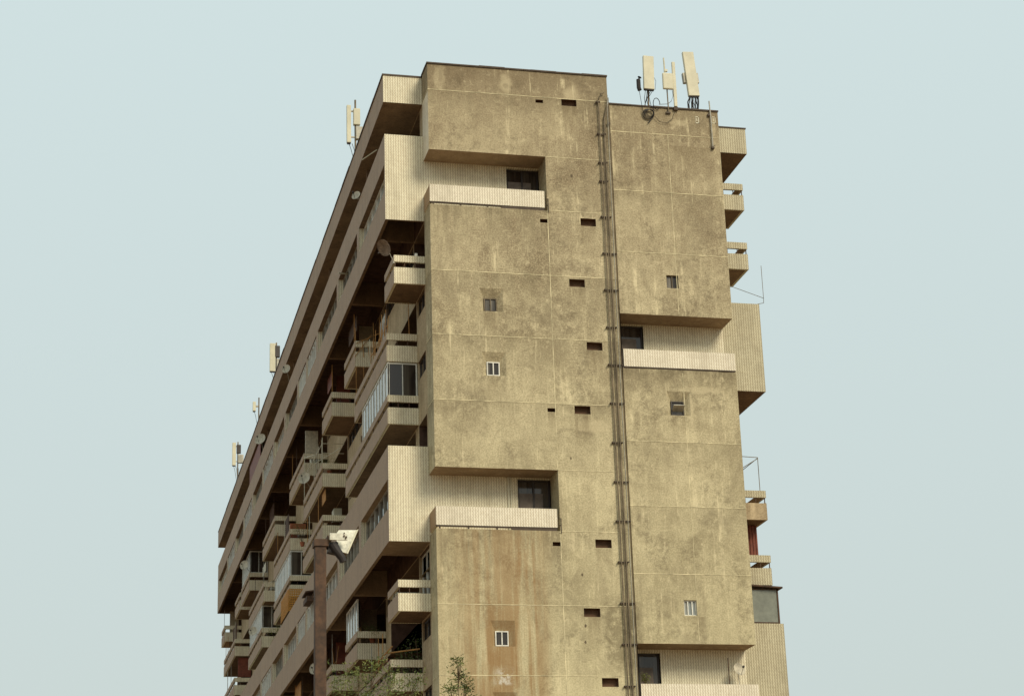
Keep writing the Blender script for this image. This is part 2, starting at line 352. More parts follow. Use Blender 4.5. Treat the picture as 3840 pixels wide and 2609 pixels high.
# ---- end wall, left half
smallL = [(16.42, 16.95, 29.02, 29.60, 1), (16.46, 16.99, 26.30, 26.88, 1), (16.49, 17.01, 15.44, 16.02, 1), (16.5, 17.02, 12.70, 13.28, 1)]
ventL = []
for z, big, small in ((38.45, 20.0, 1), (33.0, 20.6, 1), (30.27, 20.0, 0), (27.56, 20.62, 0), (24.83, 19.99, 1), (19.36, 20.6, 1), (16.62, 20.01, 0), (13.92, 20.61, 0)):
    ventL.append((big, big+.66, z-.03, z+.31))
    if small: ventL.append((18.87, 19.2, z+.02 if z > 38 else z+.01, z+.17))
def niche(m, x0, x1, z0, z1, hood=True, depth=.18):
    """splayed embrasure round a small window: hood above, splayed cheeks, thin sill"""
    if hood:
        hx0, hx1, hz, sz = x0-.20, x1+.24, z1+.39, z0-.03
        hole = (hx0, hx1, sz, hz); yb = YF+depth
        # hood slopes back and down from a wide front edge to the window head
        m.face([(hx0, YF, hz), (hx1, YF, hz), (x1, yb, z1), (x0, yb, z1)], 0)
        m.face([(hx0, YF, sz), (hx0, YF, hz), (x0, yb, z1), (x0, yb, z0)], 0)
        m.face([(hx1, YF, hz), (hx1, YF, sz), (x1, yb, z0), (x1, yb, z1)], 0)
        m.face([(hx1, YF, sz), (hx0, YF, sz), (x0, yb, z0), (x1, yb, z0)], 0)
        return hole, yb
    recess_y(m, x0, x1, z0, z1, YF, YF+.14)
    return (x0, x1, z0, z1), YF+.14

end = mb(); holes = []
for a, b in L_REC: holes.append((XW, XL1, a, b))
for x0, x1, z0, z1, _ in smallL:
    h, yb = niche(end, x0, x1, z0, z1); holes.append(h)
for v in ventL: holes.append(v)
grid(end, 'y', YF, XW, XS, 0, 39.92, holes)
for k, (a, b) in enumerate(L_REC): recess_y(end, XW, XL1, a, b, YF, YT, 0, None, openl=True, mt=1)
for v in ventL: recess_y(end, v[0], v[1], v[2], v[3], YF, YF+.26, 2, 2)
# left return of the slab, one tiled storey-high fin near the top
def sidemat(y, z): return 3 if 36.0 < z < 38.68 else 0
grid(end, 'x', XW, YF, YT, 0, 39.92, [(YF, YT, a, b) for a, b in L_REC] + [(YF, YT, 36.0, 38.68)], 0)
end.face([(XW, YF, 36.0), (XW, YF, 38.68), (XW, YT, 38.68), (XW, YT, 36.0)], 3)
end.face([(XS, YF, 0), (XS, YF+.3, 0), (XS, YF+.3, 39.92), (XS, YF, 39.92)], 0)
end.build('end_wall', [M['concrete'], M['soffit_pale'], M['vent'], M['tile_new']], B)

# joint lines: shallow raised mortar fillets
jm = mb(); t = .010
def hjoint(x0, x1, z, y=YF, h=.024): jm.box(x0, x1, y-t, y+.01, z-h/2, z+h/2)
for z in (38.74, 30.68, 27.94, 25.20, 17.02, 14.30, 11.6):
    hjoint(XW, XS, z); jm.box(XW-t, XW+.01, YF, YT, z-.012, z+.012)
for z in (36.0, 33.57, 22.44, 19.97): hjoint(XL1+.01, XS, z)
for z0, z1 in ((22.46, 33.54), (6, 19.95)): jm.box(XL1-.012, XL1+.012, YF-t+.002, YF+.01, z0, z1)
for z in (37.40, 34.70, 31.93, 23.76, 21.08, 18.34): hjoint(XS+.06, XR, z)
for z in (29.21, 26.80, 15.6): hjoint(XS-.7, XS+.02, z) if False else None
jm.box(24.62, 24.64, YF-t+.002, YF+.01, 29.25, 37.38); jm.box(24.62, 24.64, YF-t+.002, YF+.01, 15.7, 26.7)
jm.build('mortar_joint', M['mortar'], B)

# ---- end wall, right half
smallR = [(24.18, 24.70, 30.40, 30.98, 0), (24.09, 24.63, 24.92, 25.52, 1), (24.09, 24.62, 16.70, 17.31, 0)]
er = mb(); holes = [(XS+.06, XR, a, b) for a, b in R_REC]
for x0, x1, z0, z1, hd in smallR:
    h, yb = niche(er, x0, x1, z0, z1, hd); holes.append(h)
grid(er, 'y', YF, XS+.06, XR, 0, 38.64, holes)
for a, b in R_REC: recess_y(er, XS+.06, XR, a, b, YF, YT, 0, None, openr=True, mt=1)
grid(er, 'x', XR, YF, YT, 0, 38.64, [(YF, YT, a, b) for a, b in R_REC], 0, flip=True)
er.face([(XS+.06, YF, 0), (XS+.06, YF, 38.64), (XS+.06, YF+.3, 38.64), (XS+.06, YF+.3, 0)], 0)
er.face([(XS, YF+.3, 0), (XS+.06, YF+.3, 0), (XS+.06, YF+.3, 38.64), (XS, YF+.3, 38.64)], 0)
er.build('end_wall', [M['concrete'], M['soffit_pale']], B)

# ---- small windows
for (x0, x1, z0, z1, _), fr in zip(smallL, ('darkframe', 'white', 'white', 'white')):
    win_y(x0, x1, z0, z1, YF+.18, M['white'] if fr == 'white' else M['pipe'], M['glass'], 1, .042)
w1 = smallR[0]; win_y(w1[0], w1[1], w1[2], w1[3], YF+.14, M['pipe'], M['glass'], 1, .04)
w2 = smallR[1]; win_y(w2[0], w2[1], w2[2], w2[3], YF+.18, M['darkframe'], M['darkglass'], 0, .04)
sash = mb(); sash.obox(((w2[0]+w2[1])/2, YF+.02, 25.19), (.23, 0, 0), (0, .17, -.10), (0, .008, .014)); sash.build('open_sash', M['grey'], B)
w3 = smallR[2]; win_y(w3[0], w3[1], w3[2], w3[3], YF+.14, M['white'], M['paleglass'], 2, .04)
for v in ventL:                                          # a thin frame in every ventilation slot
    if v[1]-v[0] > .5:
        f = mb(); f.box(v[0]+.01, v[1]-.01, YF+.16, YF+.18, v[2]+.01, v[2]+.05); f.build('vent_louvre', M['grey'] if v[2] in (24.83,) else M['vent'], B)

# ---- tiled wall at the back of the loggias (same plane as the ends of the bays)
def tiled_back(x0, x1, a, b, wx0, wx1, wz1, frame, off=0):
    m = mb(); grid(m, 'y', YT, x0, x1, a, b, [(wx0, wx1, a, wz1)]); m.face([(wx0, YT, wz1), (wx1, YT, wz1), (wx1, YT+.2, wz1), (wx0, YT+.2, wz1)])
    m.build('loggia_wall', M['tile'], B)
    o = win_y(wx0, wx1, a, wz1, YT+.2, M['darkframe'], M['darkglass'], 1, .07, off=off)
    c = mb(); c.face([(wx0+(wx1-wx0)*.06, YT+.15, a+.1), (wx0+(wx1-wx0)*.78, YT+.15, a+.1), (wx0+(wx1-wx0)*.78, YT+.15, wz1-.55), (wx0+(wx1-wx0)*.06, YT+.15, wz1-.55)])
    c.build('curtain', M['curtain'], o)
M['curtain'] = mat_plain('grey_net_curtain', (.20, .165, .14), .9, .1, var=.3, scale=2)
tiled_back(XW, XL1, 33.55, 36.0, 17.8, XL1, 35.93, 'd'); tiled_back(XW, XL1, 19.97, 22.44, 17.84, XL1, 22.38, 'd'); tiled_back(XW, XL1, 6.4, 8.85, 17.84, XL1, 8.8, 'd')
tiled_back(XS+.06, XR, 26.82, 29.19, 22.16, 23.44, 29.14, 'd', -.35); tiled_back(XS+.06, XR, 13.2, 15.58, 22.16, 23.38, 15.44, 'd', -.25)
p = mb(); p.box(17.42, 17.48, YT-.06, YT-.004, 19.97, 22.43); p.box(17.54, 17.58, YT-.05, YT-.004, 19.97, 22.43); p.box(17.36, 17.62, YT-.07, YT-.061, 21.9, 21.96); p.build('pipe', M['cream'], B)

# ---- parapets of the end loggias: a tiled box that floats above a dark gap on short posts
def loggia_parapet(x0, x1, zt, side, gapz):
    m = mb(); zb = zt-.75
    m.box(x0, x1, YF, YF+.14, zb, zt, 0, '-z'); m.face([(x0, YF, zb), (x0, YF+.14, zb), (x1, YF+.14, zb), (x1, YF, zb)], 1)
    if side < 0: m.box(x0, x0+.12, YF+.14, YT, zb, zt, 0, '-y'); 
    else: m.box(x1-.12, x1, YF+.14, YT, zb, zt, 0, '-y')
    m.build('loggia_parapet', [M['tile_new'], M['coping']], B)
    g = mb(); g.box(x0+.02, x1-.02, YF+.02, YF+.10, zb-.05, zb-.004)
    k = 5
    for i in range(k): 
        xx = x0+.15+(x1-x0-.3)*i/(k-1); g.box(xx-.03, xx+.03, YF+.03, YF+.09, gapz, zb-.05)
    g.box(x0+(x1-x0)*.62, x1-.02, YF+.022, YF+.1, gapz+.003, zb-.052) if side < 0 else None
    g.build('parapet_bracket', M['coping'], B)
loggia_parapet(XW, 19.10, 34.43, -1, 33.55); loggia_parapet(XW, 19.10, 20.86, -1, 19.97)
loggia_parapet(22.16, XR, 27.66, 1, 26.82); loggia_parapet(22.16, XR, 14.02, 1, 13.2)
for z in (34.1, 20.5):                                   # steel hoop in the gap at the right end
    r = mb(); r.tube([(19.12, YF+.02, z-.02), (19.24, YF-.03, z-.02), (19.24, YF-.03, z-.62), (19.12, YF+.02, z-.62)], .014); r.tube([(19.12, YF+.02, z-.3), (19.24, YF-.03, z-.3)], .012); r.build('side_rail', M['coping'], B)

# ---- long flank, left: base wall with loggia openings and strip windows
rows = [  # floor z, next soffit z, open loggias
 (30.50, 33.27, [(74.27, 76.7), (84.9, 88.35), (92.75, 96.2), (103.75, 110.1), (117.85, 124.5), (133.4, 144.0), (152.5, 155.3)]),
 (27.80, 30.48, [(76.35, 85.2), (96.2, 103.7), (110.0, 118.1), (124.0, 133.4), (143.9, 152.6)]),
 (25.08, 27.78, [(76.35, 88.1), (96.05, 104.0), (109.9, 118.0), (125.1, 133.5), (143.8, 152.6)]),
 (22.30, 25.06, [(74.45, 76.2), (77.0, 90.0), (92, 101), (104, 116), (119, 130), (134, 150)]),
 (16.95, 19.71, [(76.75, 83.6), (84.9, 88.35), (92.75, 96.2), (103.75, 110.1), (117.85, 124.5), (133.4, 144.0)]),
 (14.25, 16.93, [(76.35, 84.6), (96.2, 103.7), (110.0, 118.1), (124.0, 133.4)]),
 (11.50, 14.23, [(76.35, 84.6), (96.2, 103.7), (110.0, 118.1)]),
 (37.15, 38.60, [(74.9, 80), (83, 92), (95, 107), (110, 121), (124, 137), (141, 153)])]
fl = mb(); holes = []; strips = []
for zf, zc, ops in rows:
    for a, b in ops: holes.append((a, b, zf+.12, 17.07 if zc == 16.93 else zc-.02))
    if zc - zf > 2.3 and zf != 22.30:
        prev = YT+.12 if ops[0][0] > 76 else ops[0][1]
        for a, b in ops + [(YE, YE)]:
            if a > prev + 1.0:
                holes.append((prev+.12, a-.12, zf+1.86, zc-.03)); strips.append((prev+.12, a-.12, zf+1.86, zc-.03))
            prev = max(prev, b)
sidewin = (74.45, 76.5, 17.10, 19.62)
holes.append(sidewin)
grid(fl, 'x', XW, YT, YE, 0, 39.92, holes)
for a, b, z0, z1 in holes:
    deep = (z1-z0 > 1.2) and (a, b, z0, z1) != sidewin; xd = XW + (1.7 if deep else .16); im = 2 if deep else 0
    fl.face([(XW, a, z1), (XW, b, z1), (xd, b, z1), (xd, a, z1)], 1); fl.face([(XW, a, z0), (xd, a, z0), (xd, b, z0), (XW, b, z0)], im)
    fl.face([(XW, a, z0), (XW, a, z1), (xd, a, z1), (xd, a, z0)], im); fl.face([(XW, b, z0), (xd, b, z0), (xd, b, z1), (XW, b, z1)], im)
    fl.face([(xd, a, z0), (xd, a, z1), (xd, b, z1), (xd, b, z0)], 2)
# roof, rear and far sides of the body
for q in ([(XW, YF, 39.92), (XS, YF, 39.92), (XS, YE, 39.92), (XW, YE, 39.92)], [(XS, YF, 38.64), (XR, YF, 38.64), (XR, YE, 38.64), (XS, YE, 38.64)],
          [(XS, YF+.3, 38.64), (XS, YE, 38.64), (XS, YE, 39.92), (XS, YF+.3, 39.92)], [(XW, YE, 0), (XW, YE, 39.92), (XR, YE, 38.64), (XR, YE, 0)]): fl.face(q, 0)
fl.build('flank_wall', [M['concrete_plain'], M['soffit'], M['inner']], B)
for a, b, z0, z1 in strips: win_x(a, b, z0, z1, XW+.15, M['darkframe'], M['darkglass'], max(2, int((b-a)/1.1)))
win_x(*sidewin, XW+.15, M['white'], M['glass'], 2, .07)
rnd = random.Random(4)
for zf, zc, ops in rows:
    if zf == 37.15: continue
    for a, b in ops:                                     # glazed doors at the back of every loggia
        if b-a < 2: continue
        win_x(a+.3, b-.3, zf+.13, zc-.45, XW+1.68, M[rnd.choice(['darkframe', 'darkframe', 'white', 'grey'])], M['darkglass'], max(2, int((b-a)/1.3)), .06, name='balcony_door')

# ---- projecting two-storey bays on the left flank
WINS = [(74.45, 81.4, 0), (82.0, 87.9, 0), (88.5, 95.4, 0), (96.0, 99.8, 1), (100.3, 103.6, 1), (104.1, 109.7, 0), (110.3, 115.6, 0), (116.1, 121.9, 1), (122.4, 128.3, 0), (128.9, 134.4, 1), (134.9, 140.7, 0), (141.3, 147.0, 1), (147.5, 154.9, 0)]
def bay(z0, z1, variant):
    m = mb(); zs, zt = z0+1.34, z1-1.33
    hs = [(a, b, zs, zt) for a, b, _ in WINS]
    grid(m, 'x', XB, YT, YE, z0, z1, hs)
    m.face([(XB, YT, z0), (XW, YT, z0), (XW, YT, z1), (XB, YT, z1)], 0)
    m.face([(XB, YE, z0), (XB, YE, z1), (XW, YE, z1), (XW, YE, z0)], 0)
    ys = YT+.12 if not variant else 76.7; cb = [y for y in (ys, 76.75, 84.6, 92.4, 103.9, 110.3, 118.2, 124.9, 133.6, 144.2, YE) if y >= ys]
    xi = XB+.14
    def dn(xa, xb, ya, yb, z, k): m.face([(xa, ya, z), (xa, yb, z), (xb, yb, z), (xb, ya, z)], k)
    dn(XB, xi, YT, YE, z0, 1)
    if ys > YT: dn(xi, XW, YT, ys, z0, 1)
    for ya, yb in zip(cb, cb[1:]):
        if yb-ya < .5: dn(xi, XW, ya, yb, z0, 1); continue
        y2 = yb-.2; zc_ = z0+1.1
        dn(xi, XW, y2, yb, z0, 1); dn(xi, XW, ya, y2, zc_, 2)
        m.face([(xi, ya, z0), (xi, ya, zc_), (xi, y2, zc_), (xi, y2, z0)], 2); m.face([(XW-.01, ya, z0), (XW-.01, y2, z0), (XW-.01, y2, zc_), (XW-.01, ya, zc_)], 2)
        m.face([(xi, ya, z0), (XW, ya, z0), (XW, ya, zc_), (xi, ya, zc_)], 2); m.face([(xi, y2, z0), (xi, y2, zc_), (XW, y2, zc_), (XW, y2, z0)], 1)
    m.face([(XB, YT, z1), (XW, YT, z1), (XW, YE, z1), (XB, YE, z1)], 0)
    for k, (a, b, fl_) in enumerate(WINS):
        d = XB + (.34 if not fl_ else .16)
        m.face([(XB, a, zt), (XB, b, zt), (d, b, zt), (d, a, zt)], 1); m.face([(XB, a, zs), (d, a, zs), (d, b, zs), (XB, b, zs)], 0)
        m.face([(XB, a, zs), (XB, a, zt), (d, a, zt), (d, a, zs)], 0); m.face([(XB, b, zs), (d, b, zs), (d, b, zt), (XB, b, zt)], 0)
        m.face([(d, a, zs), (d, a, zt), (d, b, zt), (d, b, zs)], 1)
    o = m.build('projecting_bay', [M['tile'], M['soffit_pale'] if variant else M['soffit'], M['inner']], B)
    for k, (a, b, fl_) in enumerate(WINS):
        fr = M['white'] if (fl_ or (k+variant) % 3 == 0) else M['grey']
        win_x(a+.02, b-.02, zs+.01, zt-.01, XB+(.32 if not fl_ else .14), fr, M['paleglass'] if (k+variant) % 4 == 0 else M['darkglass'] if (k+variant) % 4 == 1 else M['glass'], 5 if fl_ else 6, .06, .09, parent=o)
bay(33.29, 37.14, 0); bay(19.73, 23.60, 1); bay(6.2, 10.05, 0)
# roof fascia of the left flank
m = mb(); m.box(XB-.04, XW, YT, YE, 38.62, 39.86, 0, '-z +z +x'); m.face([(XB-.04, YT, 38.62), (XB-.04, YE, 38.62), (XW, YE, 38.62), (XW, YT, 38.62)], 1); m.face([(XB-.04, YT, 39.86), (XW, YT, 39.86), (XW, YE, 39.86), (XB-.04, YE, 39.86)], 0)
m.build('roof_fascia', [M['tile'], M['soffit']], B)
# copings
m = mb(); rc = random.Random(5)
def lapped(x0, x1, z0, h, n):
    for k in range(n):
        a_, b_ = x0+(x1-x0)*k/n, x0+(x1-x0)*(k+1)/n; dz = rc.uniform(-.006, .016); m.box(a_, b_-.006, YF-.04-rc.random()*.012, YF+.25, z0, z0+h+dz)
for k in range(34):
    a_ = YT-.03+(YE-YT)*k/34; m.box(XB-.07-rc.random()*.015, XW, a_, a_+(YE-YT)/34-.01, 39.862, 39.92+rc.uniform(-.01, .02))
lapped(XW-.04, XS+.03, 39.925, .06, 7); m.box(XW-.04, XW+.2, YF+.25, YT, 39.925, 40.0)
lapped(XS+.035, XR+.03, 38.645, .06, 5); m.box(XR-.0, 28.66, YT-.03, 92, 38.545, 38.6); m.build('coping', M['coping'], B)
# cross beams under the upper bay and party walls in the top gallery
for y in (81.2, 93.6, 108.6, 122.5, 138.6):
    m = mb(); m.box(XB+.35, XW-.003, y, y+.16, 37.145, 38.615); m.build('cross_beam', M['soffit'], B)

# ---- balconies of the left flank
def balcony(y0, y1, zf, x=XC, xw=XW, glazed=None, gl_end=True, plain=False):
    b = mb(); T = .11; s = 1 if xw > x else -1
    lo, hi = min(x, xw), max(x, xw); xa, xb = (x, x+T) if s > 0 else (x-T, x)
    b.box(xa, xb, y0, y1, zf, zf+.70); 
    ia, ib = (xb, hi) if s > 0 else (lo, xa)
    b.box(ia, ib, y0, y0+T, zf, zf+.70, 0, '+x' if s > 0 else '-x'); b.box(ia, ib, y1-T, y1, zf, zf+.70)
    b.box(ia+.001, ib-.001, y0+T+.001, y1-T-.001, zf+.004, zf+.14, 1)
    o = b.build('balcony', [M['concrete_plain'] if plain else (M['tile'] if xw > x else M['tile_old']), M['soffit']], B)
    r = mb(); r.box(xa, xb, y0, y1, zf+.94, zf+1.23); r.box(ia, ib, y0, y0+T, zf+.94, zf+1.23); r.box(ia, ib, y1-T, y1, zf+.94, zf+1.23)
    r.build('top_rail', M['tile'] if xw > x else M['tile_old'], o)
    k = mb(); n = max(2, int((y1-y0)/1.2)); k.box(xa+.02, xb-.02, y0+.02, y1-.02, zf+.705, zf+.72)
    for i in range(n+1):
        yy = y0+.05+(y1-y0-.1)*i/n; k.box(x+.04*s if s > 0 else x-.07, x+.07 if s > 0 else x-.04, yy-.02, yy+.02, zf+.70, zf+.94)
    for xx in (.45, .9): k.box(x+xx*s-.015, x+xx*s+.015, y0+.03, y0+.06, zf+.70, zf+.94)
    k.build('rail_post', M['rust'], o)
    if glazed:
        a, c, zt = glazed; xg = x+.07*s
        f = mb(); zb = zf+1.235; n = max(2, int((c-a)/.75))
        for i in range(n+1):
            yy = a+.05+(c-a-.1)*i/n; f.box(xg-.03, xg+.03, yy-.03, yy+.03, zb, zt)
        f.box(xg-.032, xg+.032, a, c, zt-.07, zt-.003); f.box(xg-.034, xg+.034, a, c, zb, zb+.05)
        if gl_end:
            xe = xw-.03*s; w_ = xe-xg
            for t_, hw in ((.0, .055), (.5, .018), (1, .045)): f.box(min(xg, xe)+abs(w_)*t_-hw*(1 if t_ else .3), min(xg, xe)+abs(w_)*t_+hw*(1 if t_ < 1 else .3), a+.02, a+.075, zb+.052, zt-.072)
            f.box(min(xg, xe)+.035, max(xg, xe), a+.02, a+.07, zt-.07, zt-.004); f.box(min(xg, xe)+.036, max(xg, xe), a+.02, a+.07, zb, zb+.05)
        fo = f.build('glazed_screen', M['white'], o)
        p = mb(); p.face([(xg, a+.05, zb), (xg, a+.05, zt), (xg, c-.05, zt), (xg, c-.05, zb)]); p.build('pane', M['paleglass'], fo)
        if gl_end:
            p = mb(); p.face([(xg+.05, a+.05, zb), (xe, a+.05, zb), (xe, a+.05, zt), (xg+.05, a+.05, zt)]); p.build('pane', M['darkglass'], fo)
    return o
for a in [
 (74.26, 76.65, 30.50), (84.92, 88.35, 30.46), (92.73, 96.2, 30.48), (103.7, 110.3, 30.45), (117.85, 124.9, 30.50), (140.3, 144.0, 30.52), (152.5, 155.3, 30.52),
 (76.3, 85.2, 27.82), (96.18, 103.75, 27.80), (109.98, 118.2, 27.75), (124.0, 133.5, 27.72), (143.8, 152.8, 27.82),
 (96.05, 104.0, 25.06),
 (74.26, 76.7, 16.98), (92.9, 96.2, 16.98), (103.7, 110.3, 16.95), (117.8, 124.9, 16.95),
 (76.2, 84.6, 14.22), (96.2, 103.7, 14.2), (110, 118, 14.2), (124, 133.4, 14.2), (143.8, 152.8, 25.0)]: balcony(*a)
balcony(76.2, 88.1, 25.10, glazed=(76.35, 83.2, 27.80))
balcony(109.9, 118.1, 25.03, glazed=(109.98, 117.9, 27.72))
balcony(125.1, 133.5, 25.0, glazed=(125.2, 133.0, 27.7))
balcony(84.9, 88.4, 17.02, glazed=(85.0, 88.3, 19.70), gl_end=False)
balcony(133.6, 139.2, 30.48, glazed=(133.7, 139.0, 33.25), gl_end=True)

# posts, blinds and drying rails fixed in the loggias
rp = random.Random(21)
for zf, zc, ops in rows:
    if zf in (37.15, 22.30): continue
    for a, b in ops:
        if b-a < 2.5 or (zf == 16.95 and a < 80): continue
        for k in range(max(1, int((b-a)/2.4))):
            y = a+.3+rp.random()*(b-a-.6); q = mb(); q.box(13.02, 13.05, y, y+.03, zf+(1.235 if zf != 22.3 else 1.32), zc-.01); q.build('balcony_post', M[rp.choice(['rust', 'cream', 'grey', 'cane'])], B)
        if rp.random() < .65:
            y = a+.2+rp.random()*(b-a)*.4; h = .5+rp.random()*1.1; L = min(b-.1-y, 1.2+rp.random()*1.8)
            q = mb(); q.box(13.16, 13.19, y, y+L, zc-h, zc-.02)
            for j in range(int(h/.14)): q.box(13.15, 13.158, y, y+L, zc-.06-j*.14, zc-.03-j*.14)
            q.build('roller_blind', M[rp.choice(['redwood', 'cream', 'inner', 'cane', 'rust', 'grey'])], B)
        if rp.random() < .5:
            y = b-.9-rp.random()*.5; q = mb(); q.box(13.5, 14.2, y, y+.06, zf+.14, zc-.03); q.build('partition', M[rp.choice(['concrete_plain', 'soffit_pale', 'cream', 'redwood'])], B)
for y, z in ((97.6, 26.5), (112.3, 29.2), (79.0, 26.9), (126.8, 29.1), (87.0, 31.9), (106.6, 31.9)):
    q = mb(); q.box(13.75, 14.15, y, y+.8, z, z+.55); q.box(13.74, 13.749, y+.08, y+.55, z+.06, z+.49); q.build('air_conditioner', M['cream'], B)

# ---- right flank
m = mb(); grid(m, 'x', XR, YT, YE, 0, 38.64, [], 0, flip=True)
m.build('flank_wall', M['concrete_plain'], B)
def right_bay(z0, z1, x1=XBR, y1=YE, nm='projecting_bay'):
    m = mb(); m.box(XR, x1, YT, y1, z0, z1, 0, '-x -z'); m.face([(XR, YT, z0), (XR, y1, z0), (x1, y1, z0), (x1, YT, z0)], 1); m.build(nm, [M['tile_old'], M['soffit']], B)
right_bay(26.47, 30.38); right_bay(12.9, 16.68); right_bay(37.36, 38.54, 28.63, YE, 'roof_fascia')
for a in ((74.26, 76.4, 34.68), (74.26, 76.4, 31.94), (74.26, 77.2, 20.96, 'p'), (74.26, 77.2, 18.25), (84, 90, 34.68), (84, 90, 20.96)):
    balcony(a[0], a[1], a[2], XCR, XR, plain=len(a) > 3)
for z in (34.60, 31.86):
    d = mb(); d.tube([(27.85, 76.0, z), (27.85, 76.0, z-.15), (27.6, 76.1, z-.25)], .06); d.build('drain_spout', M['darkframe'], B)
m = mb(); m.box(XR+.05, 28.12, 75.2, 75.26, 19.5, 20.95)
for k in range(9): m.box(XR+.1+k*.13, XR+.16+k*.13, 75.17, 75.199, 19.5, 20.95)
m.build('roller_shutter', M['redwood'], B)
m = mb(); m.obox((28.0, 75.2, 18.17), (.68, 0, -.04), (0, 1.1, 0), (0, 0, .03))
for k in range(7): m.tube([(27.4+k*.19, 74.12, 18.21-k*.011), (27.4+k*.19, 76.3, 18.21-k*.011)], .03, 5)
m.build('lean_to_roof', M['rust'], B)
f = mb(); zb, zt = 16.69, 18.1
for x in (27.0, 28.5): f.box(x-.03, x+.03, YT+.02, YT+.08, zb, zt)
f.box(28.47, 28.53, 76.3, 76.36, zb, zt); f.box(27.0, 28.53, YT+.02, YT+.08, zt-.05, zt-.002); f.box(27.03, 28.47, YT+.02, YT+.08, zb, zb+.05)
fo = f.build('glazed_screen', M['rust'], B)
p = mb(); p.face([(27.03, YT+.05, zb), (28.47, YT+.05, zb), (28.47, YT+.05, zt), (27.03, YT+.05, zt)]); p.face([(28.5, YT+.08, zb), (28.5, 76.3, zb), (28.5, 76.3, zt), (28.5, YT+.08, zt)]); p.build('pane', M['green_glass'], fo)

# ---- pipes and their brackets down the joint of the end wall
def pipe(pts, r, mat='pipe'):
    m = mb(); m.tube(pts, r, 8); m.build('pipe', M[mat], B, smooth=True)
yp = YF-.10
pipe([(21.86, yp, 39.12), (21.72, yp, 39.05), (21.60, yp, 38.75), (21.60, yp, 30), (21.60, yp, 10)], .028)
pipe([(21.99, yp-.02, 38.55), (21.83, yp, 37.9), (21.80, yp, 36.9), (21.79, yp, 30), (21.79, yp, 10)], .036)
pipe([(22.0, yp-.04, 39.0), (21.97, yp-.04, 38.4), (21.93, yp-.04, 30), (21.95, yp-.04, 10)], .016, 'grey')
pipe([(22.04, yp, 38.9), (22.03, yp, 38.2), (22.01, yp, 28), (22.02, yp, 10)], .020)
pipe([(21.70, yp-.03, 36.2), (21.70, yp-.03, 33.4), (21.69, yp-.03, 25), (21.70, yp-.03, 10)], .020)
zs = [38.66, 37.18, 36.61-.75, 35.01, 33.39, 31.76, 30.15, 28.52, 26.91, 25.28, 23.63, 22.01, 20.41, 18.76, 17.13, 15.52, 13.90, 12.28]
for i, z in enumerate(zs):
    if i == 0: xa, xb = 21.48, 21.66
    elif i in (1, 2, 3): xa, xb = 21.47, 21.86
    else: xa, xb = 21.45, (22.06 if i % 3 != 1 else 21.9)
    m = mb(); m.box(xa, xb, YF-.075, YF-.045, z-.03, z+.03); m.box(xa, xa+.05, YF-.16, YF-.0755, z-.022, z+.022); m.box(xb-.05, xb, YF-.16, YF-.0755, z-.022, z+.022)
    m.box(xa+.02, xa+.05, YF-.0445, YF+.01, z-.02, z+.02); m.box(xb-.05, xb-.02, YF-.0445, YF+.01, z-.02, z+.02)
    m.build('pipe_bracket', M['coping'], B)
m = mb(); m.box(21.96, 22.08, YF-.12, YF-.05, 37.66, 37.74); m.build('pipe_bracket', M['coping'], B)
for a, z in ((26.0, 38.2), (26.75, 38.25)):              # two small white-painted stencilled marks by the mast
    m = mb(); t = YF-.004
    for q in (((-.08, -.07), (-.16, .16)), ((.05, .08), (-.16, .16)), ((-.08, .08), (.13, .16)), ((-.08, .08), (-.16, -.12)), ((-.03, .0), (-.06, .08))): m.box(a+q[0][0], a+q[0][1], t-.003, t, z+q[1][0], z+q[1][1])
    m.build('painted_mark', M['cream'], B)

# ------------------------------------------------------------------ antennas on the roof
def panel_antenna(loc, label, width, zlo, zhi, yawd, lean=0.0, thick=.16, pole=None, units=0, cables=3, coil=False, side=1):
    """loc: foot of the pole on the roof"""
    x, y, z = loc; o = empty('panel_antenna', loc, label, 'antenna', 'phone antennas on the roof')
    P = lambda q: Vector(q)
    def M_(): return MB(loc)
    a = math.radians(yawd); ux = Vector((math.cos(a), math.sin(a), 0)); uy = Vector((-math.sin(a), math.cos(a), 0)); up = (Vector((0, 0, 1)) - ux*math.tan(math.radians(lean))).normalized()
    ax = up.cross(uy) * -1; ax = uy.cross(up)
    cz = (zlo+zhi)/2; h = (zhi-zlo)/2
    c = Vector((x, y, cz)) - uy*.16 - ux*math.tan(math.radians(lean))*(cz-z)*.6
    m = M_(); m.obox(c, ax*(width/2), uy*(thick/2), up*h); m.build('radome', M['cream'], o, bevel=.025)
    m = M_(); m.obox(c - up*(h+.02), ax*(width/2-.02), uy*(thick/2-.02), up*.022); m.build('end_cap', M['black'], o)
    m = M_(); m.tube([Vector((x, y, z)), c + uy*.16 - up*h*.3, c + uy*.16 + up*(pole if pole else h*.6)], .035, 8); m.build('pole', M['pipe'], o)
    m = M_()
    for k in range(2): m.obox(c + uy*.09 + up*h*(-.5+k), ax*.05, uy*.07, up*.04)
    m.build('clamp', M['grey'], o)
    for k in range(units):
        sgn = (-1, 1)[k]; m = M_(); m.obox(c + uy*.10 + ax*(width/2+.035)*sgn - up*h*.15, ax*.07, uy*.09, up*.24); m.build('radio_unit', M['grey'] if units == 2 else M['black'], o, bevel=.02)
    rn = random.Random(int(x*100+y)); m = M_()
    for k in range(cables):
        s0 = c - up*(h+.04) + ax*((k+.5)/cables-.5)*width*.85
        e0 = Vector((x + (rn.random()-.5)*.35, y+.02, z + rn.random()*.1)); mid = (s0+e0)/2 + ax*(rn.random()-.5)*.16 - uy*.03
        m.tube([s0, s0 + (mid-s0)*.6 - up*.05, mid, e0], .013, 5)
    m.build('cable', M['black'], o)
    return o
yr = YF+.12
